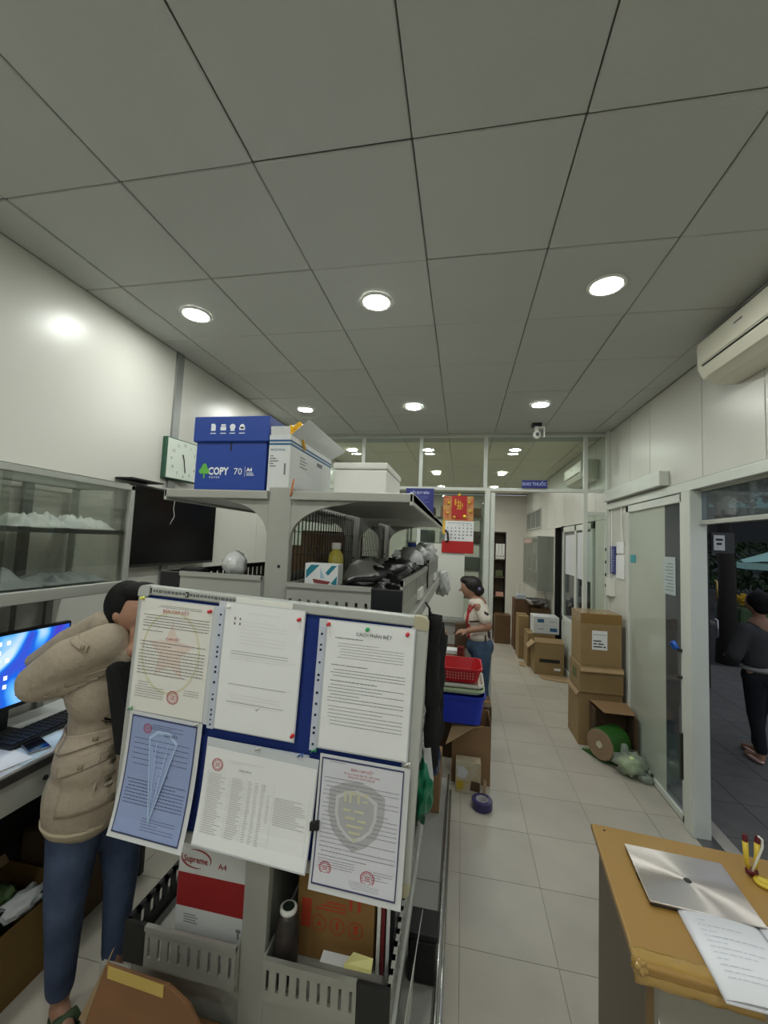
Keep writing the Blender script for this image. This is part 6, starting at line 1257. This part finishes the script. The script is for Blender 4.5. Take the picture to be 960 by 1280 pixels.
blob('top', [('e', om(0, 0, 1.12), (0.19, 0.125, 0.17)), ('c', om(-.06, 0, 1.15), om(-.05, 0, .94), .12, .115), ('c', om(.06, 0, 1.15), om(.05, 0, .94), .12, .115), ('c', om(-.16, 0, 1.22), om(-.245, .02, .98), .068, .066), ('c', om(-.245, .02, .97), om(-.16, .16, .93), .062, .045), ('c', om(.16, 0, 1.22), om(.245, .02, .98), .068, .066), ('c', om(.245, .02, .97), om(.16, .16, .93), .062, .045), ('e', om(0, 0, 1.25), (0.13, 0.09, 0.055))], GT, po, 0.010, 3)
blob('waistband', [('e', om(0, 0, .855), (0.168, 0.135, 0.045))], M('grey_hem', (150, 150, 146), 0.9), po, 0.009, 2)
blob('trousers', [('e', om(0, 0, .78), (0.16, 0.13, 0.12)), ('c', om(-.07, 0, .76), om(-.05, .02, .42), .095, .065), ('c', om(-.05, .02, .42), om(-.05, -.03, .12), .062, .048), ('c', om(.07, 0, .76), om(.07, .10, .42), .095, .065), ('c', om(.07, .10, .42), om(.07, .12, .12), .062, .048)], M('black_trousers', (16, 16, 26), 0.85), po, 0.010, 3)
blob('hair', [('e', om(-.01, 0, 1.495), (0.092, 0.092, 0.102)), ('e', om(-.01, -.04, 1.43), (0.075, 0.05, 0.06))], HAIR, po, 0.008, 3)
for dx, dy in ((-.05, .04), (.07, .19)): G().ell(om(dx, dy, .022), (0.05, 0.12, 0.022)).build('sandal', M('pink_metallic', (210, 170, 160), 0.25, 0.5), po, smooth=True)

# ------------------------------------------------------------------ near right desk
Rz = math.radians(-5.3); OX, OY = 0.511, 1.354
dk = thing('desk', 'wooden desk with taped golden-brown top at the lower right', 'desk', (OX, OY, 0), local=True, rot=(0, 0, Rz))
DT = M('golden_brown_top', (160, 124, 66), 0.35, var=0.05, scale=3, coat=0.2, bump=0.03, bscale=300)
G().box(0, 1.02, 0, 0.615, 0.725, 0.75).build('tabletop', DT, dk, bevel=0.006)
G().box(0.03, 0.05, 0.03, 0.60, 0, 0.725).build('side_panel', M('desk_side_brown', (112, 98, 82), 0.5), dk)
G().box(0.97, 0.99, 0.03, 0.60, 0, 0.725).build('side_panel', M('desk_side_brown'), dk)
G().box(0.03, 0.048, 0.012, 0.03, 0, 0.725).build('edge_strip', M('desk_edge_tan', (116, 92, 56), 0.4), dk)
G().box(0.05, 0.97, 0.035, 0.05, 0.0, 0.725).build('front_panel', M('desk_front_grey', (150, 146, 136), 0.25), dk)
G().box(0.05, 0.97, 0.57, 0.59, 0.25, 0.725).build('back_panel', M('desk_side_brown'), dk)
def tapefn(a, b): 
    x = -0.004+0.30*a; ang = b*PI*0.75; return (x, 0.055*(1-b*1.0)-0.010*math.sin(ang)+0.004*noise.noise(Vector((a*9, b*5, 1))), 0.752-0.045*max(0, b-0.55)/0.45+0.003*noise.noise(Vector((a*14, b*6, 4)))+0.001)
G().grid(24, 10, tapefn).build('tape_wrap', M('amber_tape', (172, 138, 74), 0.12, coat=0.8), dk, smooth=True, solid=0.001)
G().ell((0.008, 0.004, 0.744), (0.018, 0.018, 0.016), amp=0.9, seed=6, freq=2).build('tape_lump', MATS['amber_tape'], dk, smooth=True)
G().cyl((0.045, 0.58, 0.7505), (0.045, 0.58, 0.7515), 0.005, n=10).build('screw', DARK, dk)
G().prism([(0.065, 0.033, 0.32), (0.065, 0.033, 0.60), (0.145, 0.033, 0.32)], (0, 0.002, 0)).build('white_patch', PAPER, dk)
def brushed():
    m = M('brushed_steel_lid', (226, 218, 214), 0.42, 1.0); b_ = m.node_tree.nodes['Principled BSDF']; b_.inputs['Anisotropic'].default_value = 0.9
    tn = m.node_tree.nodes.new('ShaderNodeTangent'); tn.direction_type = 'RADIAL'; tn.axis = 'Z'; m.node_tree.links.new(tn.outputs[0], b_.inputs['Tangent']); return m
lp = thing('laptop', 'closed silver laptop with radial brushed lid on the desk', 'laptop', (0.803, 1.692, 0.751), local=True, rot=(0, 0, math.radians(-4)))
G().box(-0.158, 0.158, -0.132, 0.132, 0.003, 0.011).build('base', M('laptop_dark_base', (60, 58, 58), 0.4, 0.4), lp, bevel=0.003)
G().box(-0.16, 0.16, -0.134, 0.134, 0.0125, 0.018).build('lid', brushed(), lp, bevel=0.002)
for x, y in ((-0.14, -0.12), (0.14, -0.12), (-0.14, 0.12), (0.14, 0.12)): G().cyl((x, y, 0), (x, y, 0.004), 0.006).build('foot', BLACK, lp)
G().box(-0.1605, -0.157, -0.03, 0.0, 0.003, 0.009).build('port', BLACK, lp); G().cyl((0, 0, 0.018), (0, 0, 0.0186), 0.012, n=20).build('lid_mark', M('dark_metal'), lp)
nt_ = thing('notebook', 'open white notebook with faint handwriting in front of the laptop', 'notebook', (0.70, 1.295, 0.751), local=True, rot=(0, 0, math.radians(-3)))
PG_ = M('cool_white_page', (234, 235, 242), 0.65)
def page(x0, x1, hump): return lambda a, b: (x0+(x1-x0)*a, 0.275*b, 0.010+0.008*math.sin(PI*a)**0.6*(1 if hump else 1)-0.002*a)
G().box(0, 0.215, 0, 0.275, 0, 0.007).box(0.22, 0.435, 0, 0.275, 0, 0.007).build('page_block', PG_, nt_, bevel=0.002)
G().grid(14, 2, page(0, 0.2175, True)).build('page', PG_, nt_, smooth=True, solid=0.0006); G().grid(14, 2, page(0.2175, 0.435, True)).build('page', PG_, nt_, smooth=True, solid=0.0006)
g = G(); rnd = random.Random(31)
for i in range(11):
    z = 0.0185; words(g, 0.035, 0.06+rnd.random()*0.13, 0.24-0.018*i, 0.006, 0, rnd)
for v in g.bm.verts: x, y, z = v.co; v.co = Vector((x, z, 0.0112+0.008*math.sin(PI*x/0.2175)**0.6-0.002*x/0.2175))
o = g.build('handwriting', M('faint_pencil', (204, 208, 218), 0.8), nt_); o['kind'] = 'stuff'
orn = thing('desk_ornament', 'yellow and dark red twin-handled ornament standing behind the laptop', 'ornament', (1.085, 1.80, 0.751))
YL = M('yellow_enamel', (214, 186, 62), 0.3); DRd = M('dark_red_enamel', (96, 22, 34), 0.35)
for dx in (-0.016, 0.016):
    G().tube([(1.062+dx*0.6, 1.80, 0.775), (1.062+dx, 1.80, 0.80), (1.062+dx*1.2, 1.80, 0.87)], [0.006, 0.008, 0.009], 10).build('handle', YL, orn, smooth=True)
    G().cyl((1.062+dx*1.2, 1.80, 0.868), (1.062+dx*1.25, 1.80, 0.892), 0.0095, 0.007).build('tip', DRd, orn, bevel=0.002)
G().tube([(1.058, 1.793, 0.77), (1.072, 1.79, 0.81), (1.092, 1.792, 0.86), (1.094, 1.795, 0.885), (1.082, 1.797, 0.893)], 0.004).build('white_cord', WHITE, orn, smooth=True)
G().ell((1.062, 1.80, 0.766), (0.020, 0.014, 0.014), amp=0.3, seed=2).build('knot', DRd, orn, smooth=True)
G().lathe([(0.026, 0), (0.030, 0.006), (0.026, 0.012), (0.014, 0.012), (0.010, 0.007)], (1.078, 1.765, 0.752), n=24).build('ring_base', YL, orn, smooth=True)
o = G().ell((0.98, 1.12, 0.42), (0.16, 0.12, 0.22), amp=0.25, seed=71).build('black_bag', BLACKC, smooth=True); tag(o, 'black bag in front of the desk at the lower right edge', 'bag'); o.location.z -= 0.19
# brown bent carton in front of the rack, lower left
fc = thing('carton', 'brown carton with curved torn flap and yellow tape, at the bottom left', 'box', (-0.86, 1.10, 0)); BC2 = M('reddish_cardboard', (128, 90, 58), 0.7, var=0.12, scale=5)
G().prism([(-1.06, 1.12, 0.0), (-1.04, 1.12, 0.46), (-0.985, 1.12, 0.635), (-0.78, 1.12, 0.625), (-0.71, 1.12, 0.59), (-0.665, 1.12, 0.53), (-0.64, 1.12, 0.43), (-0.632, 1.12, 0.30), (-0.632, 1.12, 0.2), (-0.655, 1.12, 0.0)], (0, 0.012, 0)).build('front_flap', BC2, fc, bevel=0.003)
G().box(-1.06, -0.655, 1.132, 1.30, 0.0, 0.36).build('body', BC2, fc, bevel=0.004)
G().prism([(-0.975, 1.117, 0.605), (-0.79, 1.117, 0.595), (-0.79, 1.117, 0.627), (-0.975, 1.117, 0.637)], (0, 0.002, 0)).build('tape', M('yellow_tape', (196, 168, 84), 0.25, coat=0.5), fc)
G().prism([(-1.04, 1.12, 0.46), (-0.985, 1.12, 0.635), (-1.0, 1.16, 0.64), (-1.10, 1.16, 0.42)], (0, 0.005, 0)).build('side_flap', CARDL, fc)
#@@OBJECTS
